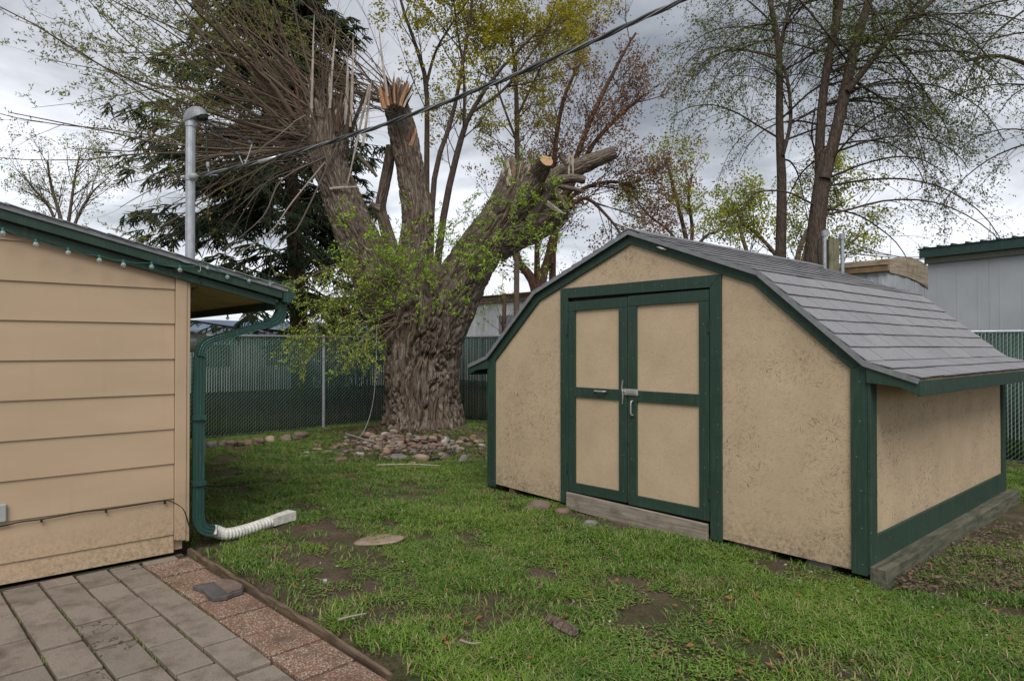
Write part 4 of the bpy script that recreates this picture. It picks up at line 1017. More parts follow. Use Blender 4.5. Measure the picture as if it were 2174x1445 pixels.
# pale neighbour building far left beyond the fence, blue awning
fb = thing('neighbour_trailer', 'low white trailer beyond the left fence glimpsed under the spruce', 'trailer', tuple(P(560, 760, 24) * (1, 1, 0)))
c_ = P(560, 760, 24); c_[2] = 0
MB().obox(c_ + UP * 1.05, (0, 5.5, 0), (1.2, 0, 0), (0, 0, .95)).build('body', plain('white_wall', (.62, .64, .66)), fb)
MB().obox(c_ + UP * 2.06, (0, 5.6, 0), (1.3, 0, 0), (0, 0, .06)).build('roof', plain('grey_trim', (.30, .33, .38)), fb)
for k in range(5): MB().obox(c_ + np.array((1.21, -4 + k * 2.0, 1.3)), (0, .4, 0), (.02, 0, 0), (0, 0, .35)).build('window', M['pane'], fb)
# distant hill, haze painted into its blue-grey base colour
mv = []; N_ = 90
for k in range(N_):
    a = -1.3 + 2.6 * k / (N_ - 1); D_ = 620; hgt_ = 14 + 16 * vnoise(np.array([k * .13]), np.array([.5]), 4)[0] + 3 * vnoise(np.array([k * .7]), np.array([.5]), 5)[0]
    dirv = FWD * math.cos(a) + RIGHT * math.sin(a); mv += [dirv * D_ + UP * -2, dirv * (D_ + 60) + UP * hgt_, dirv * (D_ + 160) + UP * -2]
mf = [f_ for k in range(N_ - 1) for f_ in ((3 * k, 3 * k + 3, 3 * k + 4, 3 * k + 1), (3 * k + 1, 3 * k + 4, 3 * k + 5, 3 * k + 2))]
o = link('hills', mesh_np('hills', mv, mf), plain('haze_tinted_hill', (.12, .16, .22), .9, .2, .05), smooth=True); tag(o, kind='structure')

# electrical pedestal behind the shed
c_ = P(1768, 560, 13.2)
pd = thing('utility_pedestal', 'weathered wooden post with two grey conduits and wires behind the shed roof', 'utility post', (c_[0], c_[1], 0))
MB().obox((c_[0], c_[1], 1.85), RIGHT * .10, FWD * .06, UP * 1.85).build('post', wood('mossy_post', (.10, .10, .06), (.22, .21, .14), (20, 20, 3)), pd)
for dx_, hh_ in ((-.16, 3.78), (.19, 3.72)):
    q_ = np.array((c_[0], c_[1], 0)) + RIGHT * dx_
    MB().tube([q_ + UP * .1, q_ + UP * hh_], .036, 10).build('conduit', M['galv'], pd); MB().tube([q_ + UP * (hh_ - .02), q_ + UP * (hh_ + .08), q_ + UP * (hh_ + .09) + RIGHT * .03], [.05, .06, .02], 10).build('conduit_cap', M['galv'], pd)
    MB().tube(smooth_poly([q_ + UP * hh_ , q_ + UP * (hh_ - .1) - RIGHT * .12, q_ + UP * (hh_ - .5) - RIGHT * .13, q_ + UP * (hh_ - .75) - RIGHT * .02], 5), .014, 6).build('wire', M['black'], pd)
for k, (ya, yb_) in enumerate(((537, 541), (541, 534), (545, 538))):
    w_ = MB().tube(smooth_poly([P(1772, 500 + 16 * k, 13.2), P(1880, ya + (k == 0) * 2, 16), P(2010, yb_ + 8, 22), P(2300, yb_ - 20, 34)], 8), .010, 5).build('power_line', M['cable']); tag(w_, ['upper', 'middle', 'lower'][k] + ' thin power line stretching right from the utility post behind the shed', 'power line')

# ------------------------------------------------------------------ tree tools
class Batch:
    def __init__(s): s.v = []; s.f = []; s.n = 0
    def tubes(s, Pp, Rr, sides=3):
        Pp = np.asarray(Pp, float); N, K, _ = Pp.shape
        if N == 0: return
        T = np.gradient(Pp, axis=1); T /= np.linalg.norm(T, axis=2)[..., None] + 1e-9
        ref = np.where(np.abs(T[:, :1, 2:3]) < .8, np.array((0, 0, 1.)), np.array((1., 0, 0))); ref = np.broadcast_to(ref, T.shape)
        A = np.cross(T, ref); A /= np.linalg.norm(A, axis=2)[..., None] + 1e-9; B = np.cross(T, A)
        an = np.arange(sides) * 2 * np.pi / sides
        V = Pp[:, :, None] + Rr[:, :, None, None] * (np.cos(an)[None, None, :, None] * A[:, :, None] + np.sin(an)[None, None, :, None] * B[:, :, None])
        base = s.n + (np.arange(N)[:, None, None] * K + np.arange(K - 1)[None, :, None]) * sides + np.arange(sides)[None, None, :]
        nxt = s.n + (np.arange(N)[:, None, None] * K + np.arange(K - 1)[None, :, None]) * sides + ((np.arange(sides) + 1) % sides)[None, None, :]
        Fq = np.stack([base, nxt, nxt + sides, base + sides], -1).reshape(-1, 4)
        s.v.append(V.reshape(-1, 3)); s.f.append(Fq); s.n += N * K * sides
    def leaves(s, C, D, ln, wd, fold=.25):
        N = len(C); 
        if N == 0: return
        D = D / (np.linalg.norm(D, axis=1)[:, None] + 1e-9); rr = rng.normal(size=(N, 3)); S = np.cross(D, rr); S /= np.linalg.norm(S, axis=1)[:, None] + 1e-9; Nn = np.cross(D, S)
        ln = np.broadcast_to(ln, (N,))[:, None]; wd = np.broadcast_to(wd, (N,))[:, None]
        V = np.stack([C, C + D * ln * .45 + S * wd * .5 + Nn * wd * fold, C + D * ln, C + D * ln * .45 - S * wd * .5 + Nn * wd * fold], 1)
        b = s.n + np.arange(N)[:, None] * 4; s.v.append(V.reshape(-1, 3)); s.f.append(b + np.arange(4)[None]); s.n += N * 4
    def build(s, name, mat, parent, smooth=False, kind=None):
        if not s.v: return
        o = link(name, mesh_np(name, np.concatenate(s.v), np.concatenate(s.f)), mat, parent, smooth)
        if kind: tag(o, kind=kind)
        return o
def at(Pp, Rr, i, t):
    K = Pp.shape[1]; x = t * (K - 1); k = np.minimum(x.astype(int), K - 2); f = (x - k)[:, None]
    a, b = Pp[i, k], Pp[i, k + 1]; return a * (1 - f) + b * f, (b - a) / (np.linalg.norm(b - a, axis=1)[:, None] + 1e-9), Rr[i, k] * (1 - f[:, 0]) + Rr[i, k + 1] * f[:, 0]
def grow(p0, d0, L_, r0, K=6, g=0., gend=None, wob=.08, tip=.25, pull=None, bow=0.):
    N = len(p0); out = np.zeros((N, K, 3)); out[:, 0] = p0; d = d0 / (np.linalg.norm(d0, axis=1)[:, None] + 1e-9); st = (np.broadcast_to(L_, (N,)) / (K - 1))[:, None]
    gend = g if gend is None else gend
    bv = rng.normal(0, 1, (N, 3)) * bow; flip = rng.uniform(.3, .9, N)[:, None]
    for k in range(1, K):
        d = d + bv * np.where(k / K < flip, 1, -1)
        gg = g + (gend - g) * k / K
        d = d + np.array((0, 0, 1.)) * gg + rng.normal(0, wob, (N, 3))
        if pull is not None: d = d + pull
        d /= np.linalg.norm(d, axis=1)[:, None] + 1e-9; out[:, k] = out[:, k - 1] + d * st
    tp = np.linspace(1, tip, K); return out, np.broadcast_to(r0, (N,))[:, None] * tp[None]
def spawn(Pp, Rr, n, t0, t1, ang, L_, K=5, g=0., gend=None, wob=.08, rf=.6, rmax=1., tip=.3, lvar=.35, tpow=1., shrink=.5, bias=None):
    N = len(Pp); i = np.repeat(np.arange(N), n); t = t0 + (t1 - t0) * rng.random(len(i)) ** tpow
    p, T, r = at(Pp, Rr, i, t)
    rv = rng.normal(size=(len(i), 3)); 
    if bias is not None: rv = rv + bias
    S = np.cross(T, np.cross(rv, T)); S /= np.linalg.norm(S, axis=1)[:, None] + 1e-9
    a = ang * (1 + rng.normal(0, .2, len(i)))[:, None]; d = T * np.cos(a) + S * np.sin(a)
    Ls = L_ * (1 - lvar + 2 * lvar * rng.random(len(i))) * (1 - shrink * (t - t0) / max(t1 - t0, 1e-3))
    return grow(p, d, Ls, np.minimum(r * rf, rmax), K, g, gend, wob, tip)
def stems(lst):     # list of (pts list, radii list) -> resampled to K=14
    Ps, Rs = [], []
    for pts, rad_ in lst:
        pts = smooth_poly(pts, 6); rad_ = np.interp(np.linspace(0, 1, len(pts)), np.linspace(0, 1, len(rad_)), rad_)
        x = np.linspace(0, 1, len(pts)); xn = np.linspace(0, 1, 14)
        Ps.append(np.stack([np.interp(xn, x, pts[:, j]) for j in range(3)], 1)); Rs.append(np.interp(xn, x, rad_))
    return np.array(Ps), np.array(Rs)
def scatter_leaves(bt, Pp, Rr, n, ln, wd, spread=.02, t0=.15, along=.4, droop=0.):
    N = len(Pp); i = np.repeat(np.arange(N), n); t = t0 + (1 - t0) * rng.random(len(i)); p, T, r = at(Pp, Rr, i, t)
    D = T * along + rng.normal(0, .6, (len(i), 3)) + np.array((0, 0, -droop)); bt.leaves(p + rng.normal(0, spread, (len(i), 3)), D, ln * rng.uniform(.6, 1.25, len(i)), wd * rng.uniform(.7, 1.2, len(i)))
def px_stem(pts, rad_px, dep_):
    d_ = dep_ if hasattr(dep_, '__len__') else [dep_] * len(pts)
    return [P(x, y, z) for (x, y), z in zip(pts, d_)], [r * z / F for r, z in zip(rad_px, np.interp(np.linspace(0, 1, len(rad_px)), np.linspace(0, 1, len(d_)), d_))]

M['shoot_pale'] = twigm('dead_shoot', (.09, .07, .055), (.27, .23, .19))
# ------------------------------------------------------------------ the willow
wil = thing('willow_tree', 'huge pollarded willow with furrowed trunk, broken limbs and fresh shoots', 'tree', tuple(TREE))
def bark_tube(name, pts, rad_, res_u, res_v, seed, amp, pu, pv, mat=None, lobes=0., flare=None, endcap=None, parent=None, jag=0.):
    """rings with furrowed plates; pts/rad_ measured, resampled smoothly"""
    sp = smooth_poly(pts, 12); L0 = np.r_[0, np.cumsum(np.linalg.norm(np.diff(sp, axis=0), axis=1))]; Lt = L0[-1]
    nv = max(8, int(Lt / res_v)); l = np.linspace(0, Lt, nv); C = np.stack([np.interp(l, L0, sp[:, j]) for j in range(3)], 1)
    rs = smooth_poly(np.array(rad_, float)[:, None], 12)[:, 0]; rs = np.interp(l, L0, rs) if len(rs) == len(L0) else np.interp(l / Lt, np.linspace(0, 1, len(rs)), rs)
    nu = max(10, int(2 * math.pi * np.mean(rs) / res_u)); th = np.linspace(0, 2 * math.pi, nu, endpoint=False)
    T = np.gradient(C, axis=0); T /= np.linalg.norm(T, axis=1)[:, None]; A = np.cross(T[0], FWD); A /= np.linalg.norm(A); Ar = []
    for i in range(nv):
        A = A - T[i] * A.dot(T[i]); A /= np.linalg.norm(A); Ar.append(A)
    Ar = np.array(Ar); Br = np.cross(T, Ar)
    TT, LL = np.meshgrid(th, l); RR = np.repeat(rs[:, None], nu, 1); per = max(5, int(round(2 * math.pi * np.mean(rs) / pu)))
    wx = .42 * np.sin(LL * 1.9 + 2 * TT + seed) + .16 * np.sin(LL * 6.1 - 3 * TT + seed * 2) + .07 * np.sin(LL * 15 + 5 * TT) + .5 * (fbm(np.cos(TT) * 2 + 9, LL * 2.4, 3, seed) - .5)
    wy = .5 * np.sin(3 * TT + LL * 2 + seed) + .25 * np.sin(7 * TT - LL * 5)
    f1, f2 = worley(TT / (2 * math.pi) * per + wx, LL / pv + wy, per, seed); e1 = np.clip((f2 - f1) / .38, 0, 1)
    f1b, f2b = worley(TT / (2 * math.pi) * per * 3 + wx * 2.5, LL / pv * 2.6 + wy * 2, per * 3, seed + 9); e2 = np.clip((f2b - f1b) / .5, 0, 1)
    disp = amp * (e1 ** .7 - .8) + amp * .42 * (e2 - .5) + amp * .5 * (vnoise(TT * 3 + 100, LL * 2, seed) - .5)
    lob = lobes * (np.sin(3 * TT + LL * .8 + seed) * .5 + np.sin(5 * TT - LL * .6 + seed * 3) * .35 + np.sin(2 * TT + 1.3 + seed) * .3)
    if flare is not None: RR = RR * (1 + flare[0] * np.exp(-LL / flare[1]) * (1 + .7 * np.maximum(0, np.sin(5 * TT + seed)) + .4 * np.sin(9 * TT)))
    RR = RR * (1 + lob) + disp
    Cx = C[:, None]; V = Cx + RR[..., None] * (np.cos(TT)[..., None] * Ar[:, None] + np.sin(TT)[..., None] * Br[:, None])
    if jag: 
        k = max(2, int(.10 * nv)); sh = (hash2(np.floor(th * 4), np.zeros(nu), seed) * jag); V[-k:] += (np.linspace(0, 1, k)[:, None, None] * sh[None, :, None]) * T[-1]
    idx = np.arange(nv * nu).reshape(nv, nu); nx_ = np.roll(idx, -1, 1)
    Fq = np.stack([idx[:-1], nx_[:-1], nx_[1:], idx[1:]], -1).reshape(-1, 4)
    me_ = mesh_np(name, V.reshape(-1, 3), Fq)
    uvl = me_.uv_layers.new(name='uv'); U = TT * rs.mean(); UV = np.stack([U.ravel(), LL.ravel()], 1); lu = UV[Fq.ravel()].copy()
    # wrap seam
    lastcol = (Fq % nu); seam = (lastcol.max(1) - lastcol.min(1)) > 1; lf = lu.reshape(-1, 4, 2)
    m_ = seam[:, None] & (lastcol == 0); lf[..., 0][m_] += 2 * math.pi * rs.mean(); uvl.data.foreach_set('uv', lf.reshape(-1).astype(np.float32))
    o = link(name, me_, mat or M['willow_bark'], parent or wil, smooth=False)
    # end face
    ring = V[-1]; c_ = ring.mean(0)
    if endcap:
        mbx = MB(); n_ = nu; R2 = c_ + (ring - c_) * .96 + T[-1] * .004
        vs = list(R2) + [c_ + T[-1] * .008]; mbx.add(vs, [(j, (j + 1) % n_, n_) for j in range(n_)])
        me2 = mbx.mesh('cut_face'); uv2 = me2.uv_layers.new(name='uv')
        a_, b_ = Ar[-1], Br[-1]
        for lp in me2.loops:
            q_ = np.array(me2.vertices[lp.vertex_index].co) - c_; uv2.data[lp.index].uv = (q_.dot(a_) * 6, q_.dot(b_) * 6)
        link('cut_face', me2, M[endcap], o)
    else:
        n_ = nu; vs = list(ring) + [c_ - T[-1] * .03]; MB().add(vs, [(j, (j + 1) % n_, n_) for j in range(n_)]).build('broken_face', M['snag'], o)
    return o
S = 11.9 / F
def W_(pts, rpx, dep_): return [P(x, y, z) for (x, y), z in zip(pts, dep_)], [r * S for r in rpx]
p_, r_p = W_([(898, 935), (898, 900), (896, 850), (894, 790), (896, 730), (902, 680), (905, 640), (900, 600), (895, 560)], [80, 78, 76, 77, 80, 84, 82, 62, 30], [11.9] * 9)
bark_tube('trunk', p_, r_p, .0100, .013, 3, .105, .105, .62, lobes=.07, flare=(.26, .26))
p_, r_p = W_([(868, 720), (825, 650), (790, 570), (755, 490), (727, 420), (705, 360), (697, 310), (694, 262)], [50, 52, 46, 41, 37, 35, 42, 36], [11.9, 11.85, 11.8, 11.7, 11.65, 11.6, 11.6, 11.6])
bark_tube('limb', p_, r_p, .013, .018, 11, .045, .085, .45, lobes=.05, jag=.35)
p_, r_p = W_([(885, 700), (880, 600), (882, 520), (887, 450), (876, 390), (866, 330), (856, 285), (845, 240), (838, 205)], [50, 38, 34, 32, 30, 28, 29, 27, 21], [12.0] * 9)
bark_tube('limb', p_, r_p, .013, .018, 17, .040, .075, .42, lobes=.05, jag=.30)
p_, r_p = W_([(915, 720), (950, 650), (985, 585), (1025, 520), (1062, 465), (1088, 415), (1100, 372)], [62, 58, 50, 45, 40, 38, 32], [11.9, 11.85, 11.8, 11.8, 11.75, 11.7, 11.7])
bark_tube('limb', p_, r_p, .013, .018, 23, .050, .085, .45, lobes=.08, jag=.30)
p_, r_p = W_([(1045, 520), (1090, 495), (1140, 475), (1190, 442)], [40, 38, 33, 25], [11.9, 11.9, 11.9, 11.8])
bark_tube('limb', p_, r_p, .014, .018, 29, .03, .08, .3, lobes=.08, jag=.12)
p_, r_p = W_([(1075, 460), (1115, 412), (1140, 375), (1160, 341)], [32, 27, 20, 14.5], [11.7, 11.55, 11.4, 11.1])
bark_tube('limb', p_, r_p, .014, .018, 31, .022, .07, .28, lobes=.04, endcap='cut')
p_, r_p = W_([(1095, 450), (1150, 400), (1205, 365), (1260, 342), (1305, 323)], [28, 24, 19, 16, 13], [11.9] * 5)
bark_tube('limb', p_, r_p, .014, .018, 37, .018, .07, .28, lobes=.04, endcap='fresh_wood')
p_, r_p = W_([(1120, 470), (1150, 428), (1180, 390), (1210, 379), (1242, 382)], [18, 14, 11, 9, 8], [11.7, 11.65, 11.6, 11.6, 11.6])
bark_tube('limb', p_, r_p, .014, .02, 41, .010, .05, .2, endcap='fresh_wood')
p_, r_p = W_([(850, 590), (832, 530), (815, 470), (808, 440), (815, 400), (824, 355), (830, 310)], [20, 16, 13, 12, 12, 12, 11], [12.3] * 7)
bark_tube('limb', p_, r_p, .016, .03, 43, .006, .05, .25, mat=M['bark_red_uv'] if 'bark_red_uv' in M else None)
for a_, b_, r0, r1 in (((808, 443), (786, 432), 9, 6), ((1150, 395), (1122, 320), 6, 4), ((1205, 350), (1188, 322), 6, 4), ((1190, 395), (1240, 408), 6, 4), ((1175, 400), (1205, 445), 8, 6), ((760, 330), (800, 375), 5, 3)):
    bark_tube('stub', [P(*a_, 11.6), (P(*a_, 11.6) + P(*b_, 11.55)) / 2 + rng.normal(0, .02, 3), P(*b_, 11.55)], [r0 * S, (r0 + r1) / 2 * S, r1 * S], .02, .03, 50 + r0, .004, .05, .2)
# knot on the trunk
kc = P(872, 676, 11.22)
V_, F_ = uv_sphere(kc + FWD * .06, .14, 16, 10, (1, 1, .9)); MB().add(V_, F_).build('knot', M['willow_bark'], wil, smooth=True)
ring = [kc - FWD * (.07 + .02 * math.sin(3 * a)) + (.085 + .018 * math.sin(2 * a + 1) + .008 * math.sin(5 * a)) * (math.cos(a) * RIGHT + math.sin(a) * UP * .9) for a in np.linspace(0, 2 * math.pi, 17)[:-1]] 
MB().tube(ring + [ring[0]], [.022 + .009 * math.sin(i * 1.3) for i in range(17)], 8, cap=False).build('knot_rim', M['willow_bark'], wil, smooth=True)
MB().tube([kc - FWD * .092, kc - FWD * .07], [.062, .066], 14).build('knot_hollow_shade', M['void'], wil)  # dark disc standing in for the shade inside the knot
# splintered wood: bleached spikes and fresh orange shards
def spike(a, b, w, mat, name='splinter'):
    a, b = np.array(a), np.array(b); t_ = b - a; L_ = np.linalg.norm(t_); t_ /= L_; s_ = np.cross(t_, FWD); s_ /= np.linalg.norm(s_); q_ = np.cross(t_, s_); vs = []
    prof_ = [(0, 1), (.35, .95), (.7, .6), (.9, .33), (1, .04)]; 
    for t2, wf in prof_:
        c_ = a + (b - a) * t2 + s_ * w * .25 * math.sin(t2 * 5 + a[0] * 9); 
        for ca, sa in ((1, 0), (.2, .55), (-1, .15), (-.3, -.5)): vs.append(c_ + w * wf * (ca * s_ + sa * q_))
    fs = [(4 * i + j, 4 * i + (j + 1) % 4, 4 * i + 4 + (j + 1) % 4, 4 * i + 4 + j) for i in range(4) for j in range(4)] + [(3, 2, 1, 0), (16, 17, 18, 19)]
    return MB().add(vs, fs).build(name, mat, wil)
for x0, y0_, x1_, y1_, w_, m_ in ((745, 270, 750, 72, 5.5, 'snag'), (735, 265, 738, 110, 6.5, 'snag'), (822, 205, 803, 55, 5, 'snag'), (770, 310, 790, 165, 5, 'snag'), (660, 250, 668, 20, 5, 'snag'), (700, 230, 712, 60, 5, 'snag'),
                                  (815, 232, 806, 178, 9, 'fresh_wood'), (824, 225, 818, 182, 7, 'fresh_wood'), (838, 220, 836, 150, 4, 'fresh_wood'), (850, 225, 866, 172, 7, 'fresh_wood'), (845, 222, 850, 178, 6, 'bark_dark'), (830, 222, 826, 176, 6, 'bark_red'), (857, 228, 878, 180, 4, 'snag'),
                                  (1085, 395, 1078, 340, 12, 'snag'), (1108, 392, 1104, 342, 9, 'snag'), (1122, 400, 1122, 345, 10, 'snag'), (1092, 380, 1091, 352, 8, 'fresh_wood'),
                                  (640, 260, 618, 120, 5, 'bark_red'), (655, 300, 605, 170, 6, 'bark_dark'), (690, 270, 683, 110, 7, 'bark_dark'), (715, 280, 725, 190, 9, 'bark_red'), (735, 290, 742, 200, 8, 'bark_dark'),
                                  (868, 300, 874, 258, 9, 'bark_red'), (872, 310, 884, 270, 7, 'fresh_wood'), (1160, 430, 1200, 455, 9, 'snag'), (700, 400, 770, 395, 4, 'snag'), (785, 180, 735, 400, 5, 'snag')):
    dd = 11.3 if x0 < 900 else 11.45
    spike(P(x0, y0_, dd), P(x1_, y1_, dd), w_ * S * (.55 if m_ == 'fresh_wood' else .55), M[m_])
for k in range(34):
    x0 = random.uniform(812, 862); an = (x0 - 838) / 40 + random.uniform(-.2, .2); L_ = random.uniform(22, 55); y0_ = random.uniform(205, 232)
    spike(P(x0, y0_, 11.3 + random.uniform(0, .5)), P(x0 + L_ * math.sin(an), y0_ - L_ * math.cos(an), 11.3 + random.uniform(0, .6)), random.uniform(1.5, 3.5) * S, M[random.choice(('bark_mid', 'bark_red', 'snag', 'bark_dark', 'bark_red', 'fresh_wood'))])
for k in range(22):
    x0 = random.uniform(1070, 1128); L_ = random.uniform(18, 42); spike(P(x0, 395, 11.4 + random.uniform(0, .3)), P(x0 + random.uniform(-8, 8), 388 - L_, 11.5), random.uniform(2.5, 6) * S, M[random.choice(('snag', 'snag', 'bark_mid', 'fresh_wood'))])
for k in range(26):
    x0 = random.uniform(655, 745); L_ = random.uniform(40, 140); spike(P(x0, 285, 11.3 + random.uniform(0, .6)), P(x0 + (x0 - 710) * .6 + random.uniform(-18, 18), 280 - L_, 11.4 + random.uniform(-.2, .5)), random.uniform(1.5, 4.2) * S, M[random.choice(('snag', 'snag', 'bark_dark', 'bark_red', 'bark_mid'))])
# hanging bark strips on the right log
for x0, y0_, x1_, y1_ in ((1210, 325, 1206, 385), (1216, 330, 1216, 375)): spike(P(x0, y0_, 11.6), P(x1_, y1_, 11.6), 2.5 * S, M['snag'])

def fan(n, c_, jit, a0, a1, L0, L1, dsp, g, r0, K=12, apow=1., wob=.05):
    a = a0 + (a1 - a0) * rng.random(n) ** apow; dz = rng.normal(0, dsp, n)
    D = (-np.cos(a))[:, None] * RIGHT + np.sin(a)[:, None] * UP + dz[:, None] * FWD
    p0 = c_ + rng.normal(0, 1, (n, 3)) * jit; L_ = rng.uniform(L0, L1, n) * (1 - .15 * np.abs(np.sin(a)))
    return grow(p0, D, L_, rng.uniform(.4, 1.25, n) * r0, K, g, None, wob, .18, bow=.045)
sh = Batch(); tw = Batch(); lv = Batch(); dead = Batch()
hd_ = P(694, 292, 11.6)
g1 = fan(42, hd_ + np.array((0, 0, .0)), np.array((.20, .20, .26)), R(0), R(60), 3.4, 7.0, .30, .014, .024, apow=.9, wob=.06)
g2 = fan(15, hd_, np.array((.2, .2, .3)), R(58), R(108), 1.2, 4.2, .35, .0, .020, wob=.08)
g3 = fan(34, P(838, 225, 11.9), np.array((.14, .14, .14)), R(8), R(60), 2.0, 5.0, .3, .01, .015, wob=.07)
g4 = fan(60, hd_, np.array((.22, .22, .22)), R(-22), R(12), 1.6, 4.4, .35, .02, .010, wob=.07)
g0 = fan(10, hd_, np.array((.16, .16, .2)), R(4), R(62), 1.6, 3.0, .35, .0, .058, wob=.10)
sh.tubes(*g0, sides=7)
gs = spawn(g0[0], g0[1], 6, .15, 1, R(24), 3.4, 12, .012, None, .07, .6, .022, shrink=.15, lvar=.45)
for g_ in (g1, g2, g3, g4, gs): sh.tubes(*g_, sides=5)
allP = np.concatenate([g1[0], g2[0], g3[0], g4[0], gs[0]]); allR = np.concatenate([g1[1], g2[1], g3[1], g4[1], gs[1]])
t1 = spawn(allP, allR, 4, .38, .98, R(36), 1.25, 7, .02, None, .14, .55, .008, lvar=.5); tw.tubes(*t1)
t2 = spawn(t1[0], t1[1], 2, .3, 1, R(42), .5, 4, .02, None, .16, .6, .004); tw.tubes(*t2)
# leaves only far from the head (tips) and denser upper left
def tips(Pp): return Pp[:, -1]
for tt, nn in ((t1, 20), (t2, 12)):
    e = tips(tt[0]); rr0 = (e - hd_) @ RIGHT; uu = (e - hd_)[:, 2]
    dist = np.linalg.norm(e - hd_, axis=1); pr = np.clip((dist - 2.0) / 1.8, 0, 1) * np.where(rr0 > -.6, .25, 1) * np.clip(.45 + uu / 1.6, .25, 1); pr = np.maximum(pr, .02)
    k = rng.random(len(e)) < pr
    scatter_leaves(lv, tt[0][k], tt[1][k], nn, .070, .021, .012, .1)
# dead, drooping thin twigs
g5 = fan(110, hd_ - UP * .1, np.array((.3, .3, .25)), R(-60), R(170), .8, 2.8, .5, -.04, .005, K=10, wob=.24); dead.tubes(*g5, sides=3)
g6 = fan(16, hd_ - UP * .2, np.array((.25, .25, .3)), R(-30), R(30), 1.2, 3.4, .5, -.07, .009, K=12, wob=.13); dead.tubes(*g6, sides=4)
t5 = spawn(g5[0], g5[1], 2, .2, 1, R(45), .5, 5, -.03, None, .15, .6); dead.tubes(*t5)
for a_, b_, c2 in (((700, 330), (600, 380), (475, 530)), ((690, 345), (620, 430), (468, 560)), ((720, 300), (640, 470), (560, 545))):
    pp = smooth_poly([P(*a_, 11.3), P(*b_, 11.0), P((b_[0] * 2 + c2[0]) / 3, (b_[1] + 2 * c2[1]) / 3 - 20, 10.7), P(*c2, 10.5)], 4); dead.tubes(pp[None], np.linspace(.018, .006, len(pp))[None], 5)
sh.build('shoots', M['shoot'], wil, True, 'stuff'); tw.build('twigs', M['shoot'], wil, False, 'stuff'); dead.build('dead_twigs', M['shoot_pale'], wil, True, 'stuff'); lv.build('young_leaves', M['leaf_olive'], wil, False, 'stuff')
# fresh green sprouts on trunk and limbs
fs_ = Batch(); fl_ = Batch(); ck = Batch()
spr = [((800, 560), 34, 8), ((830, 600), 36, 9), ((860, 560), 34, 8), ((880, 540), 30, 7), ((850, 640), 34, 7), ((760, 560), 30, 6), ((735, 510), 26, 4), ((745, 440), 26, 3), ((905, 580), 34, 7), ((945, 560), 34, 5), ((985, 560), 36, 6), ((1010, 500), 30, 6), ((1050, 500), 34, 7), ((1090, 450), 34, 7), ((1110, 400), 28, 6), ((1120, 470), 34, 6), ((1150, 430), 28, 4), ((1180, 440), 26, 4), ((965, 480), 30, 4), ((940, 520), 30, 4), ((1060, 560), 30, 4), ((830, 510), 26, 4), ((875, 490), 26, 4), ((995, 650), 26, 4), ((1100, 520), 26, 3), ((960, 620), 26, 3), ((780, 620), 30, 7), ((815, 660), 26, 5), ((880, 640), 24, 3), ((770, 500), 24, 3), ((1030, 450), 30, 3)]
for (x, y), sp_, n in spr:
    n = int(n * 1.25); c_ = P(x, y, 11.25); p0 = c_ + rng.normal(0, 1, (n, 3)) * sp_ * S * .8; D = rng.normal(0, 1, (n, 3)) + UP * .15 - FWD * .6
    b_ = grow(p0, D, rng.uniform(.25, .8, n), .006, 6, -.02, -.10, .18, .3); fs_.tubes(*b_); b2 = spawn(b_[0], b_[1], 3, .2, 1, R(50), .22, 4, .02, None, .15, .6); fs_.tubes(*b2)
    scatter_leaves(fl_, b_[0], b_[1], 15, .075, .022, .012, .1); scatter_leaves(fl_, b2[0], b2[1], 9, .062, .018, .01, .1)
    if x < 900: scatter_leaves(ck, b_[0], b_[1], 2, .045, .011, .01, .2)
low = [[(830, 640), (760, 590), (680, 600), (620, 640)], [(835, 650), (770, 640), (700, 660), (650, 700)], [(838, 660), (780, 680), (700, 710), (615, 715)], [(840, 670), (790, 700), (740, 740), (700, 765)], [(838, 655), (760, 660), (670, 690), (640, 760)], [(835, 640), (780, 620), (720, 640), (690, 700)],
       [(840, 680), (800, 715), (760, 735), (800, 770)], [(830, 640), (740, 560), (640, 590), (610, 610)], [(840, 665), (770, 665), (720, 690), (740, 750)], [(835, 650), (720, 620), (650, 660), (600, 745)], [(845, 690), (800, 700), (770, 720), (755, 760)], [(850, 600), (800, 590), (740, 600), (700, 640)], [(838, 665), (760, 690), (690, 730), (640, 775)]]
lp = np.array([smooth_poly([P(x, y, 11.3 - .25 * i) for i, (x, y) in enumerate(s_)], 4) + rng.normal(0, .02, 3) for s_ in low]); lr = np.tile(np.linspace(.012, .004, lp.shape[1]), (len(lp), 1)); fs_.tubes(lp, lr, 4)
lp2, lr2 = lp + rng.normal(0, .13, (len(lp), 1, 3)), lr * .8; fs_.tubes(lp2, lr2, 3)
a1 = spawn(np.concatenate([lp, lp2]), np.concatenate([lr, lr2]), 11, .25, 1, R(45), .42, 5, -.04, -.12, .14, .6, .004, shrink=.2); fs_.tubes(*a1)
scatter_leaves(fl_, a1[0], a1[1], 10, .060, .018, .012, .1); scatter_leaves(ck, a1[0], a1[1], 7, .055, .015, .012, .15, .3, .6)
fs_.build('sprout_twigs', M['shoot'], wil, False, 'stuff'); fl_.build('fresh_leaves', M['leaf_fresh'], wil, False, 'stuff'); ck.build('catkins', M['catkin'], wil, False, 'stuff')

# ------------------------------------------------------------------ other trees
def tree(name, label, lst, bark, build_fn, base, group=None):
    t_ = thing(name, label, 'tree', (base[0], base[1], 0), group)
    Ps, Rs = stems([px_stem(*s_) for s_ in lst]); Rs = Rs * (.72 if 'maple' in name else 1)
    tb = Batch(); tb.tubes(Ps, Rs, 10); tb.build('trunk', bark, t_, True)
    build_fn(t_, Ps, Rs); return t_
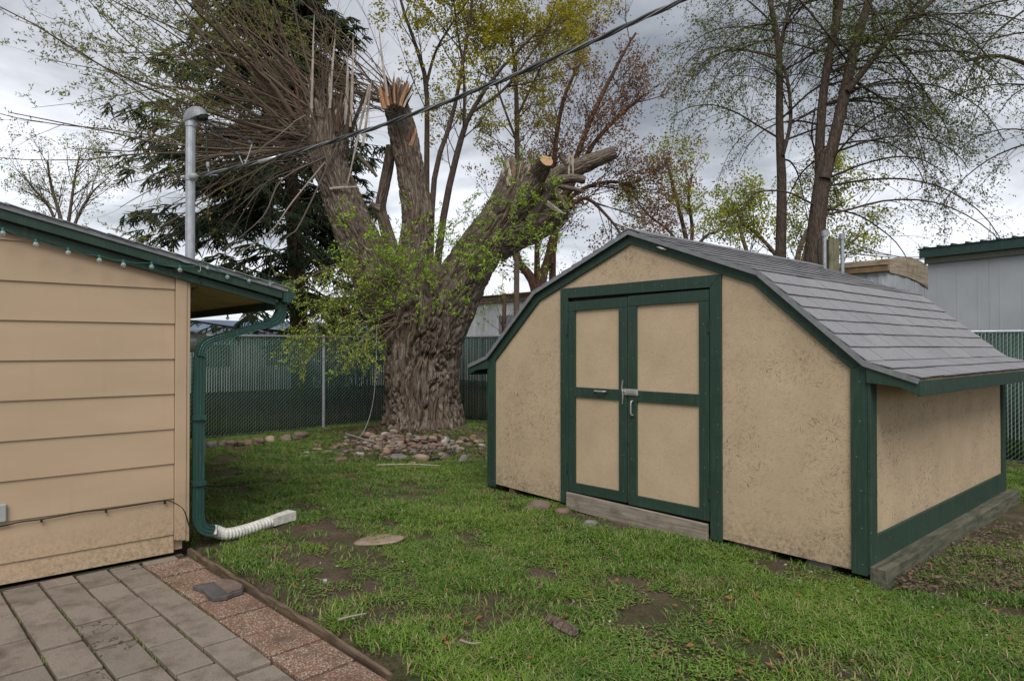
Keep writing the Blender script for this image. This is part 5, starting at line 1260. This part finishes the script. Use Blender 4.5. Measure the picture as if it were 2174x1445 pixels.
# big spruce
def spruce():
    b0 = P(645, 760, 17.5); b0[2] = 0
    t_ = thing('spruce_tree', 'tall dark spruce with drooping boughs behind the left fence', 'tree', tuple(b0))
    H_ = 15.5; topx = P(598, 0, 17.5); lean = (topx[:2] - b0[:2]) / topx[2]
    K = 14; z = np.linspace(0, H_, K); tp = np.stack([b0[0] + lean[0] * z, b0[1] + lean[1] * z, z], 1); tr = np.interp(z, [0, 1, H_], [.30, .25, .03])
    MB().tube(smooth_poly(tp, 3), np.interp(np.linspace(0, H_, (K - 1) * 3 + 1), z, tr), 12).build('trunk', M['bark_red'], t_, smooth=True)
    n = 290; zz_ = 1.9 + (H_ - 2.2) * rng.random(n) ** .85; az = rng.uniform(0, 2 * math.pi, n); o3 = np.stack([b0[0] + lean[0] * zz_, b0[1] + lean[1] * zz_, zz_], 1)
    D = np.stack([np.cos(az), np.sin(az), rng.uniform(-.25, .25, n)], 1); L_ = np.clip(4.6 * (1 - zz_ / H_) ** .62, .5, 4.7) * rng.uniform(.65, 1.1, n)
    # the crown spreads more to the camera's left
    L_ *= 1 + .22 * np.clip(-(D @ RIGHT), -1, 1)
    br = grow(o3, D, L_, .035 * (1.1 - zz_ / H_), 9, -.07, .05, .05, .2)
    bb = Batch(); bb.tubes(*br, 4); nd = Batch()
    # side branchlets spread flat from each bough, finger-like needle sprays hang from them
    i = np.repeat(np.arange(len(br[0])), 27); t = .15 + .85 * rng.random(len(i)); p, T, r = at(br[0], br[1], i, t)
    S_ = np.cross(T, UP) * rng.choice((-1, 1), len(i))[:, None]; d = T * .55 + S_ * .9 + rng.normal(0, .16, (len(i), 3)) - UP * .12
    s1 = grow(p, d, (.95 - .55 * t) * rng.uniform(.6, 1.15, len(i)) * np.clip(L_[i] / 3.2, .45, 1), .009, 6, -.10, -.04, .05, .4); bb.tubes(*s1)
    i = np.repeat(np.arange(len(s1[0])), 8); t = .1 + .9 * rng.random(len(i)); p, T, r = at(s1[0], s1[1], i, t)
    S_ = np.cross(T, UP) * rng.choice((-1, 1), len(i))[:, None]; d = T * .7 + S_ * .75 + rng.normal(0, .22, (len(i), 3)) - UP * .35
    s2 = grow(p, d, rng.uniform(.12, .28, len(i)), .016, 3, -.12, None, .08, .75); nd.tubes(*s2)
    nd.tubes(s1[0], np.full(s1[0].shape[:2], .015), 3)
    scatter_leaves(nd, s2[0], s2[1], 4, .05, .012, .014, .05, .8, .1)
    bb.build('boughs', M['twig'], t_, False, 'stuff'); nd.build('needles', M['needle'], t_, False, 'stuff')
spruce()
def crown_up(leaf, size, n1=9, L1=2.2, n2=7, L2=1.0, n3=4, L3=.4, nl=9, t0=.3, g=.06, g2=.04, ang=38, clump=.05, wide=.9, rmax=.03):
    def f(t_, Ps, Rs):
        b = Batch(); l = Batch()
        a = spawn(Ps, Rs, n1, t0, .98, R(ang), L1, 8, g, None, .06, .55, rmax, shrink=.35); b.tubes(*a, 4)
        c_ = spawn(a[0], a[1], n2, .2, 1, R(38), L2, 6, g2, None, .09, .6, .012, shrink=.3); b.tubes(*c_)
        d = spawn(c_[0], c_[1], n3, .25, 1, R(42), L3, 4, g2, None, .12, .6, .006, shrink=.2); b.tubes(*d)
        N = len(d[0]); tipp = np.concatenate([d[0][:, -1], d[0][:, 2], c_[0][:, -1]]); 
        i = np.repeat(np.arange(len(tipp)), nl); l.leaves(tipp[i] + rng.normal(0, clump, (len(i), 3)), rng.normal(0, 1, (len(i), 3)) + UP * -.3, size * rng.uniform(.6, 1.2, len(i)), size * wide * rng.uniform(.6, 1.1, len(i)))
        b.build('branches', M['twig'], t_, False, 'stuff'); l.build('leaves', leaf, t_, False, 'stuff')
    return f
D0 = 19.0; b_ = P(930, 760, D0)
tree('maple_tree', 'young yellow green leafed maple with several stems behind the willow', [
    ([(915, 800), (925, 600), (945, 440), (975, 310), (1000, 240), (1060, 150), (1150, 60)], [13, 12, 10, 9, 7, 5, 2.5], D0),
    ([(905, 820), (905, 560), (906, 330), (905, 180), (880, 90), (850, 0), (840, -80)], [11, 10, 8, 7, 5, 4, 2], D0 + .4),
    ([(915, 820), (915, 520), (925, 360), (960, 250), (985, 120), (1000, 20), (1010, -80)], [11, 9, 8, 6, 5, 4, 2], D0 - .4),
    ([(905, 180), (925, 110), (960, 50), (1010, -20)], [5, 4, 3, 2], D0 + .4),
    ([(985, 280), (985, 160), (970, 60), (960, -40)], [5, 4, 3, 2], D0),
    ([(1000, 240), (1070, 190), (1130, 110), (1180, 30)], [5, 4, 3, 1.5], D0)],
    M['bark_dark'], crown_up(M['leaf_maple'], .078, 9, 2.3, 7, 1.0, 4, .42, 5, .30, clump=.045, rmax=.02), b_)
b_ = P(1096, 760, 21)
tree('slender_maple', 'slender mossy trunked maple with yellow green leaves right of the willow', [
    ([(1096, 800), (1097, 560), (1098, 380), (1097, 230), (1092, 130), (1080, 40)], [9, 8, 8, 7, 5, 2], 21), ([(1097, 250), (1130, 180), (1170, 100)], [4, 3, 1.5], 21), ([(1097, 300), (1060, 200), (1040, 120)], [4, 3, 1.5], 21)],
    M['bark_mid'], crown_up(M['leaf_maple'], .08, 11, 1.9, 6, .9, 4, .4, 6, .35, clump=.06, rmax=.02), b_)
b_ = P(1142, 760, 26)
tree('bronze_tree', 'many stemmed tree with bronze red young leaves behind the willow stubs', [
    ([(1142, 760), (1142, 640), (1128, 590), (1098, 550), (1092, 480), (1100, 400)], [17, 14, 10, 8, 6, 3], 26),
    ([(1142, 760), (1144, 620), (1140, 560), (1142, 480), (1150, 400), (1165, 330)], [16, 12, 6, 5, 4, 3], 26),
    ([(1142, 760), (1146, 620), (1160, 560), (1180, 480), (1215, 360), (1260, 240), (1320, 120), (1350, 70)], [16, 12, 8, 7, 6, 5, 3, 2], 26),
    ([(1170, 760), (1173, 640), (1175, 520), (1200, 430), (1250, 320), (1310, 250), (1370, 200)], [9, 8, 7, 6, 5, 4, 2], 26.5),
    ([(1173, 560), (1175, 400), (1180, 300), (1200, 200), (1240, 120)], [7, 6, 5, 4, 2], 26),
    ([(1200, 430), (1240, 400), (1300, 385), (1350, 400)], [6, 4, 3, 2], 26.5),
    ([(1190, 460), (1240, 420), (1290, 460), (1320, 500)], [5, 4, 3, 2], 26)],
    M['bark_red'], crown_up(M['leaf_red'], .095, 15, 2.8, 7, 1.2, 5, .5, 3, .30, clump=.07, g=.04, ang=32, rmax=.022), b_)
b_ = P(1460, 760, 30)
tree('lime_tree', 'small lime green tree with thin stems between the bronze tree and the shed roof', [
    ([(1465, 760), (1462, 560), (1455, 500), (1440, 440), (1425, 380), (1415, 340)], [7, 6, 5, 4, 3, 2], 30), ([(1462, 540), (1470, 490), (1462, 420), (1470, 370)], [5, 4, 3, 2], 30), ([(1455, 540), (1420, 490), (1380, 460), (1355, 430)], [4, 3, 2, 1], 30), ([(1458, 545), (1500, 500), (1520, 495)], [4, 3, 2], 30)],
    M['bark_dark'], crown_up(M['leaf_lime'], .11, 9, 1.5, 6, .85, 3, .4, 3, .35, clump=.08, rmax=.02), b_)
b_ = P(1690, 760, 27)
tree('broad_lime_tree', 'broad yellow green tree low behind the two tall right trunks', [
    ([(1690, 760), (1690, 600), (1700, 520), (1740, 460), (1790, 430)], [8, 7, 5, 4, 2], 27), ([(1690, 640), (1660, 560), (1610, 500), (1570, 470)], [6, 5, 4, 2], 27), ([(1690, 620), (1740, 560), (1800, 520), (1825, 500)], [5, 4, 3, 2], 27), ([(1690, 600), (1720, 500), (1740, 430), (1750, 400)], [5, 4, 3, 2], 27), ([(1580, 620), (1590, 560), (1575, 500), (1568, 470)], [6, 5, 4, 3], 26)],
    M['bark_mid'], crown_up(M['leaf_lime'], .11, 10, 1.7, 6, .9, 4, .42, 3, .2, clump=.09, rmax=.02), b_)
# tall elm-like trees at the right, arching drooping boughs
def crown_arch(nb, L1, tr0, leafn, seedbias=None, leaf=M['leaf_elm'], hi=.98):
    def f(t_, Ps, Rs):
        b = Batch(); l = Batch()
        a = spawn(Ps, Rs, nb, tr0, hi, R(68), L1, 14, .05, -.30, .04, .36, .026, shrink=.25, lvar=.3, bias=seedbias); b.tubes(*a, 5)
        c_ = spawn(a[0], a[1], 12, .12, 1, R(36), 1.25, 8, .0, -.13, .06, .45, .008, shrink=.3); b.tubes(*c_)
        d = spawn(c_[0], c_[1], 6, .2, 1, R(36), .42, 5, .0, -.08, .1, .5, .0035, shrink=.2); b.tubes(*d)
        scatter_leaves(l, c_[0], c_[1], leafn * 2, .050, .032, .015, .2, .5, .3); scatter_leaves(l, d[0], d[1], leafn, .050, .032, .012, .2, .5, .3)
        b.build('branches', M['twig'], t_, False, 'stuff'); l.build('leaves', leaf, t_, False, 'stuff')
    return f
b_ = P(1657, 760, 15)
tree('tall_elm', 'tall slim elm with a single straight trunk and drooping twigs behind shed', [
    ([(1657, 760), (1657, 560), (1660, 400), (1655, 280), (1655, 150), (1650, 80), (1635, 0), (1628, -120)], [14, 11.5, 10, 8, 7, 6, 5, 4], 15), ([(1662, 330), (1678, 260), (1675, 190), (1664, 140)], [4, 4, 3.5, 3], 14.9), ([(1655, 110), (1665, 60), (1678, 0), (1690, -100)], [5, 4, 3, 3], 15)],
    M['bark_dark'], crown_arch(17, 3.1, .28, 4), b_)
b_ = P(1725, 760, 14)
tree('forked_elm', 'tall elm with its trunk forked low and long drooping right boughs', [
    ([(1720, 760), (1728, 560), (1738, 440), (1748, 370), (1758, 320)], [24, 20, 17, 16, 14], 14),
    ([(1745, 400), (1740, 330), (1745, 230), (1758, 130), (1778, 40), (1795, -60)], [13, 10, 9, 8, 7, 5], 14.2),
    ([(1750, 380), (1775, 280), (1795, 190), (1815, 100), (1845, 0), (1870, -90)], [13, 12, 11, 10, 8, 6], 13.9),
    ([(1798, 195), (1850, 130), (1900, 70), (1960, 20), (2010, -30)], [7, 6.5, 5.5, 5, 4], 13.8),
    ([(1745, 260), (1755, 150), (1770, 60), (1775, -60)], [7, 6, 5, 4], 14.5)],
    M['bark_dark'], crown_arch(11, 3.9, .22, 4, RIGHT * .8), b_)
b_ = P(2120, 760, 13)
# trunk-only base is off the right edge; its boughs droop into view
tree('edge_elm', 'elm boughs drooping in from the top right corner above outbuilding', [
    ([(2330, 800), (2330, 400), (2320, 150), (2280, -60), (2230, -200)], [22, 18, 15, 12, 8], 14), ([(2325, 200), (2240, 20), (2130, -60), (2000, -120)], [9, 8, 6, 4], 13.8), ([(2325, 300), (2230, 170), (2130, 120), (2050, 130)], [7, 6, 4, 3], 14)],
    M['bark_dark'], crown_arch(7, 3.0, .25, 4, -RIGHT * .9), b_)
b_ = P(130, 760, 26)
tree('bare_tree', 'small half bare tree seen above the house roof at the far left', [
    ([(135, 800), (135, 560), (130, 470), (110, 400), (100, 340)], [7, 6, 4, 3, 1.5], 26), ([(135, 540), (150, 440), (160, 370), (170, 330)], [5, 3, 2, 1], 26), ([(135, 550), (110, 450), (70, 400), (50, 370)], [5, 3, 2, 1], 26), ([(135, 550), (165, 460), (195, 410), (215, 390)], [5, 3, 2, 1], 26)],
    M['bark_mid'], crown_up(M['leaf_olive'], .07, 12, 1.5, 5, .8, 3, .35, 2, .25, clump=.04, rmax=.02), b_)
# pruned sapling by the right fence, shrubs beyond
b_ = P(1070, 760, 14.6)
def sap(t_, Ps, Rs):
    b = Batch(); l = Batch(); a = spawn(Ps, Rs, 16, .3, .9, R(55), .8, 6, .06, None, .08, .3, .008); b.tubes(*a); scatter_leaves(l, a[0], a[1], 5, .05, .02, .01)
    b.build('branches', M['twig'], t_, False, 'stuff'); l.build('leaves', M['leaf_olive'], t_, False, 'stuff')
tree('pruned_sapling', 'thin reddish trunk cut square with a few twigs before the mobile home', [([(1068, 850), (1069, 760), (1070, 690), (1071, 622)], [5, 4.5, 4.5, 4], 14.6)], M['bark_red'], sap, b_)
def shrub(px, py, dep_, w, h_, leaf, label, n=90):
    c_ = P(px, 760, dep_); c_[2] = 0; t_ = thing('shrub', label, 'shrub', tuple(c_)); b = Batch(); l = Batch()
    p0 = np.tile(c_, (n, 1)) + rng.normal(0, .25, (n, 3)) * (1, 1, 0) * w; D = rng.normal(0, .45, (n, 3)) * w / h_ + UP
    a = grow(p0, D, rng.uniform(.6, 1.1, n) * h_, .012, 8, .0, None, .09, .3); b.tubes(*a); c2 = spawn(a[0], a[1], 6, .3, 1, R(40), h_ * .28, 5, .0, None, .12); b.tubes(*c2)
    scatter_leaves(l, c2[0], c2[1], 9, .09, .045, .04); scatter_leaves(l, a[0], a[1], 8, .09, .045, .05, .4)
    b.build('stems', M['twig'], t_, False, 'stuff'); l.build('leaves', leaf, t_, False, 'stuff')
shrub(730, 700, 18.0, 1.3, 2.7, M['leaf_olive'], 'olive green shrub rising above the fence left of the willow', 80)
shrub(1035, 620, 31, 1.2, 4.1, M['leaf_lime'], 'bright yellow shrub peeking over the mobile home roof by the willow', 60)
shrub(1275, 540, 27, 1.5, 5.4, M['leaf_brown'], 'brownish shrub top just above the shed roof peak left side', 70)
for k, (x, d_, w_, h_) in enumerate(((480, 30, 2.2, 1.7), (570, 33, 2.4, 1.6), (650, 31, 2.0, 1.8), (780, 34, 2.0, 1.5))):
    shrub(x, 700, d_, w_, h_, M['needle'], ['dark hedge shrub first from the left beyond the fence', 'dark hedge shrub second from the left beyond the fence', 'dark hedge shrub under the spruce trunk beyond the fence', 'dark hedge shrub nearest the willow beyond the fence'][k], 50)

# ------------------------------------------------------------------ stones
GS = 'river stones heaped round the willow'
named = [(683 + 0, 0, 0, 0, '', '')]
big = [(848, 968, 36, 22, 'grey', 'large flat grey stone at the front of the willow mound'), (894, 970, 32, 22, 'tan', 'large pinkish tan boulder at front centre of the willow mound'),
       (984, 973, 22, 22, 'grey', 'round greenish grey stone at the right front of the mound'), (820, 960, 23, 17, 'orange', 'orange brown stone left of the large flat grey stone'),
       (765, 961, 22, 13, 'pale', 'pale whitish stone low on the left side of the mound'), (723, 975, 30, 13, 'reddish', 'long reddish stone at the lower left edge of the mound'),
       (818, 922, 21, 14, 'pale', 'pale grey oval stone near the left foot of the willow trunk'), (835, 914, 17, 12, 'tan', 'tan round stone touching the left foot of the willow trunk'),
       (783, 920, 28, 14, 'reddish', 'long rusty stone left of the willow trunk foot'), (919, 944, 38, 9, 'reddish', 'flat red brick like stone right of the mound centre'),
       (945, 931, 15, 18, 'pale', 'upright pale stone behind the flat red stone'), (876, 947, 18, 13, 'dark', 'dark grey stone in the middle of the mound'),
       (1022, 943, 20, 9, 'pale', 'pale flat stone beside the left corner of the shed'), (1018, 934, 19, 9, 'reddish', 'small red stone beside the left corner of the shed'),
       (976, 953, 23, 12, 'tan', 'tan stone behind the round greenish stone'), (847, 952, 19, 10, 'grey', 'blue grey stone just behind the large flat grey stone'),
       (867, 932, 14, 11, 'orange', 'small orange stone at the mound centre below the trunk'), (837, 947, 18, 10, 'brown', 'brown stone behind the orange brown stone'),
       (890, 926, 18, 11, 'grey', 'purplish grey stone below the middle of the trunk'), (788, 935, 17, 14, 'orange', 'orange angled stone on the left slope of the mound'),
       (712, 948, 20, 12, 'reddish', 'rusty stone on the left slope above the long reddish stone'), (697, 958, 18, 9, 'brown', 'brown stone at the far left slope of the mound'),
       (652, 960, 14, 6, 'pale', 'small pale stone at the far left tip of the stone scatter'), (651, 967, 12, 6, 'tan', 'small tan stone at the far left tip of the stone scatter'),
       (725, 965, 16, 11, 'brown', 'rounded brown stone above the long reddish stone'), (802, 945, 14, 10, 'reddish', 'small red stone left of the brown mound stones'),
       (983, 930, 18, 10, 'brown', 'brown stone at the right foot of the willow trunk'), (1004, 926, 15, 8, 'orange', 'orange stone right of the willow trunk foot'),
       (877, 981, 15, 9, 'tan', 'small tan stone in front of the pinkish boulder'), (984, 940, 20, 8, 'reddish', 'flat reddish stone on the right of the mound')]
for x, y, w_, h_, c_, lb in big: stone(x, y, w_, h_, c_, lb, GS)
k = 0
cl = ['reddish', 'brown', 'grey', 'tan', 'reddish', 'dark']
while k < 190:
    a, b = rng.normal(), rng.normal(); x = 850 + a * 75; y = 943 + b * 12
    if not (655 < x < 1032 and 918 < y < 974) or y < 918 + abs(x - 880) * .10 - 6: continue
    c_ = cl[k % 6]
    side = 'far left tip' if x < 730 else 'left slope' if x < 800 else 'centre' if x < 900 else 'right part' if x < 970 else 'far right end'
    row = 'front row' if y > 952 else 'middle row' if y > 936 else 'back row by the trunk'
    stone(x, y, rng.uniform(9, 19), rng.uniform(6, 11), c_, 'small %s stone, %s, %s of the willow mound' % (c_, row, side), 'small %s stones, %s, %s of the mound' % (c_, row, side), zlift=.012); k += 1
fr = [(430, 944, 16, 16, 'reddish'), (446, 946, 14, 12, 'grey'), (455, 943, 14, 10, 'grey'), (474, 941, 14, 10, 'brown'), (491, 942, 20, 10, 'brown'), (510, 941, 13, 8, 'brown'), (528, 939, 17, 9, 'reddish'), (548, 937, 20, 10, 'brown'), (575, 931, 19, 12, 'tan'), (609, 929, 21, 11, 'brown'), (637, 924, 26, 11, 'brown')]
od = ['first', 'second', 'third', 'fourth', 'fifth', 'sixth', 'seventh', 'eighth', 'ninth', 'tenth', 'last']
for k, (x, y, w_, h_, c_) in enumerate(fr): stone(x, y + 2, w_ * 1.15, h_ * 1.5, c_, '%s %s stone from the left along the foot of the fence' % (od[k], c_), 'stones lined along the fence foot', zlift=.035)
stone(800, 1142, 92, 15, 'tan', 'flat tan stone slab flush with the bare lawn in the middle', flat=.02)
stone(690, 1232, 12, 10, 'pale', 'small pale pebble on bare soil near the edging board')
# slate on the pavers
g = [G(x / 2.24, 800 + y / 2.24, .02) for x, y in ((915, 1000), (960, 990), (1000, 985), (1050, 970), (1110, 975), (1160, 1000), (1155, 1022), (1110, 1035), (1080, 1050), (1010, 1058), (985, 1042), (968, 1020))]
o = MB().prism_z([(q_[0], q_[1]) for q_ in g], .006, .034).build('slate_piece', STN['dark'], bevel=.004); tag(o, 'broken dark slate slab with rusty top lying on the aggregate pavers', 'slate')
cc = sum(g) / len(g); g2 = [cc + (q_ - cc) * .86 + np.array((0, .012, 0)) for q_ in g]
o2 = MB().prism_z([(q_[0], q_[1]) for q_ in g2[2:9]], .034, .042).build('upper_layer', STN['brown'], None, bevel=.002); o2.parent = o
# bark chunk, sticks, black cloth
def bark_chunk(px, py, l_, w_, ang, label):
    c_ = G(px, py); c_[2] = float(gh(c_[0], c_[1])) + .035; V = []; n_, m_ = 16, 9
    u = RIGHT * math.cos(ang) + FWD * math.sin(ang); v_ = np.cross(UP, u)
    for i in range(n_):
        for j in range(m_):
            s_, t_ = i / (n_ - 1) * 2 - 1, j / (m_ - 1) * 2 - 1; edge = 1 - .12 * math.sin(i * 2.3 + j)
            z_ = .022 * (1 - t_ * t_) + .008 * (j % 2) * (.5 + .5 * math.sin(i * 1.1 + j * 2)); V.append(c_ + u * s_ * l_ * edge + v_ * t_ * w_ * (1 - .3 * s_ * s_) + UP * z_)
    V += [q_ - UP * .018 for q_ in V]; N_ = n_ * m_; Fq = []
    for i in range(n_ - 1):
        for j in range(m_ - 1):
            a = i * m_ + j; Fq += [(a, a + 1, a + m_ + 1, a + m_), (N_ + a, N_ + a + m_, N_ + a + m_ + 1, N_ + a + 1)]
    o = MB().add(V, Fq).build('bark_piece', M['bark_mid']); return tag(o, label, 'bark')
bark_chunk(1197, 1341, .13, .045, -1.0, 'grey brown chunk of bark lying in the front lawn')
def stick(pts, r, label, mat='twig_grey', z=.03):
    pp = [G(x, y) + UP * (z + float(gh(*G(x, y)[:2]))) for x, y in pts]; pp = smooth_poly(pp, 4); o = MB().tube(pp, np.interp(np.linspace(0, 1, len(pp)), [0, .7, 1], [r, r * .8, r * .4]), 6).build('stick', M[mat]); tag(o, label, 'stick')
stick([(717, 1331), (745, 1324), (778, 1318)], .007, 'short grey stick on the lawn near the edging board', z=.045)
stick([(978, 1377), (1000, 1385), (1022, 1384)], .006, 'pale crooked twig in the front lawn left of the bark', z=.045)
stick([(800, 992), (870, 990), (935, 993)], .010, 'long tan stick lying in front of the stone mound', 'snag')
stick([(790, 925), (808, 942), (813, 962)], .012, 'curved brown stick standing among mound stones', 'bark_mid', z=.06)
stick([(430, 1036), (470, 1038), (520, 1034)], .008, 'thin dark stick on bare soil beside the downspout', 'bark_dark')
stick([(585, 1086), (650, 1083), (700, 1092)], .007, 'thin dark stick behind the white drain pipe outlet', 'bark_dark')
stick([(735, 940), (765, 948), (800, 955)], .012, 'straight grey stick on left slope of the mound', z=.08)
stick([(1010, 920), (1030, 924), (1050, 930)], .012, 'brown root like stick by the left shed corner', 'bark_mid')
stick([(2040, 1190), (2090, 1186), (2150, 1205)], .006, 'thin dark twig on the soil right of the shed', 'bark_dark')
w_ = MB().tube(smooth_poly([P(800, 690, 10.9), P(795, 830, 10.9), P(775, 910, 10.8), G(735, 955)], 6), .006, 5).build('guy_cord', M['cable_grey']); tag(w_, 'thin pale cord hanging from the willow down to the mound', 'cord')
cl_ = stone_mesh('cloth_scrap', .085, .05, .03, 4.2, .9, 3); o = link('cloth_scrap', cl_, M['black'], smooth=False); c_ = G(925, 978); o.location = (c_[0], c_[1], float(gh(c_[0], c_[1])) + .02); tag(o, 'crumpled black scrap lying before the willow mound', 'scrap')
# litter: dead leaves, wood chips
def litter(name, n, mat, size, label, region):
    V = []; Fq = []
    for i in range(n):
        x, y = region(); g = G(x, y); 
        z_ = float(gh(g[0], g[1])) + random.uniform(.018, .04); c_ = np.array((g[0], g[1], z_)); a = random.uniform(0, 6.28); s_ = size * random.uniform(.5, 1.2)
        u = np.array((math.cos(a), math.sin(a), random.uniform(-.4, .4))); v_ = np.array((-math.sin(a), math.cos(a), random.uniform(-.5, .5))) * .5; k = len(V)
        V += [c_ - u * s_, c_ - v_ * s_ + UP * s_ * .25, c_ + u * s_, c_ + v_ * s_ + UP * s_ * .2]; Fq.append((k, k + 1, k + 2, k + 3))
    o = link(name, mesh_np(name, V, Fq), mat); tag(o, label, 'leaf litter', kind='stuff')
def reg_lawn():
    while True:
        x, y = random.uniform(480, 2150), random.uniform(960, 1440)
        if y < 1165 and x > 1000 and x < 1850: continue
        g = G(x, y)
        if SX0 - .05 < g[0] < SX1 + .1 and g[1] > SY0 - .05: continue
        if g[1] < 1.75 + .055 * (g[0] + 4.4): continue
        return x, y
def reg_side():
    while True:
        x, y = random.uniform(1900, 2172), random.uniform(1075, 1260)
        if y > 1110 + (2172 - x) * .2: 
            return x, y
litter('dead_leaves', 200, leafm('rust_leaf', (.22, .07, .03), (.36, .19, .08)), .022, 'rusty dead leaves and petals strewn over the lawn', reg_lawn)
litter('pale_chips', 110, leafm('pale_chip', (.34, .31, .26), (.55, .52, .46)), .014, 'pale wood chips and bits strewn over the lawn', reg_lawn)
litter('leaf_litter', 1800, leafm('brown_litter', (.10, .065, .045), (.28, .21, .16)), .017, 'brown leaf litter on the bare soil right of the shed', reg_side)
def reg_mound():
    return random.gauss(850, 80), min(990, max(925, random.gauss(950, 14)))
litter('wood_debris', 2600, leafm('wood_debris', (.06, .042, .03), (.22, .165, .12)), .035, 'bark chips and debris between the stones round the willow', reg_mound)
def reg_edge():
    t_ = random.random(); x = 400 + t_ * 460; y = 1160 + t_ * 285 + random.gauss(0, 1) * 12; return x, y
litter('soil_crumbs', 500, leafm('soil_crumb', (.05, .033, .022), (.12, .085, .06)), .012, 'dark soil crumbs along the rotting edging board', reg_edge)
# moss and weeds in the paver joints
V = []; Fq = []
for i in range(2600):
    k = random.choice(range(-6, 6)); X_ = random.uniform(-5.4, -2.8); Y_ = .46 + .2 * (k - 1) + random.gauss(0, .006) if random.random() < .8 else random.uniform(-.5, 1.55)
    Y_ += SL * (X_ + 4.4) if True else 0
    if vnoise(np.array([X_ * 3.]), np.array([Y_ * 3.]), 90)[0] < .5: continue
    c_ = np.array((X_, Y_, -.012)); a = random.uniform(0, 6.28); d_ = np.array((math.cos(a), math.sin(a), 1.6)); s_ = random.uniform(.006, .018); sd_ = np.array((-math.sin(a), math.cos(a), 0)) * .002; n_ = len(V)
    V += [c_ - sd_, c_ + sd_, c_ + d_ * s_ + sd_ * .3, c_ + d_ * s_ - sd_ * .3]; Fq.append((n_, n_ + 1, n_ + 2, n_ + 3))
o = link('joint_moss', mesh_np('joint_moss', V, Fq), M['weed']); tag(o, 'moss and tiny weeds growing in the joints between the pavers', 'moss', kind='stuff')
print('OBJECTS', len(bpy.data.objects), 'TRIS', sum(len(m.polygons) * 2 for m in bpy.data.meshes))
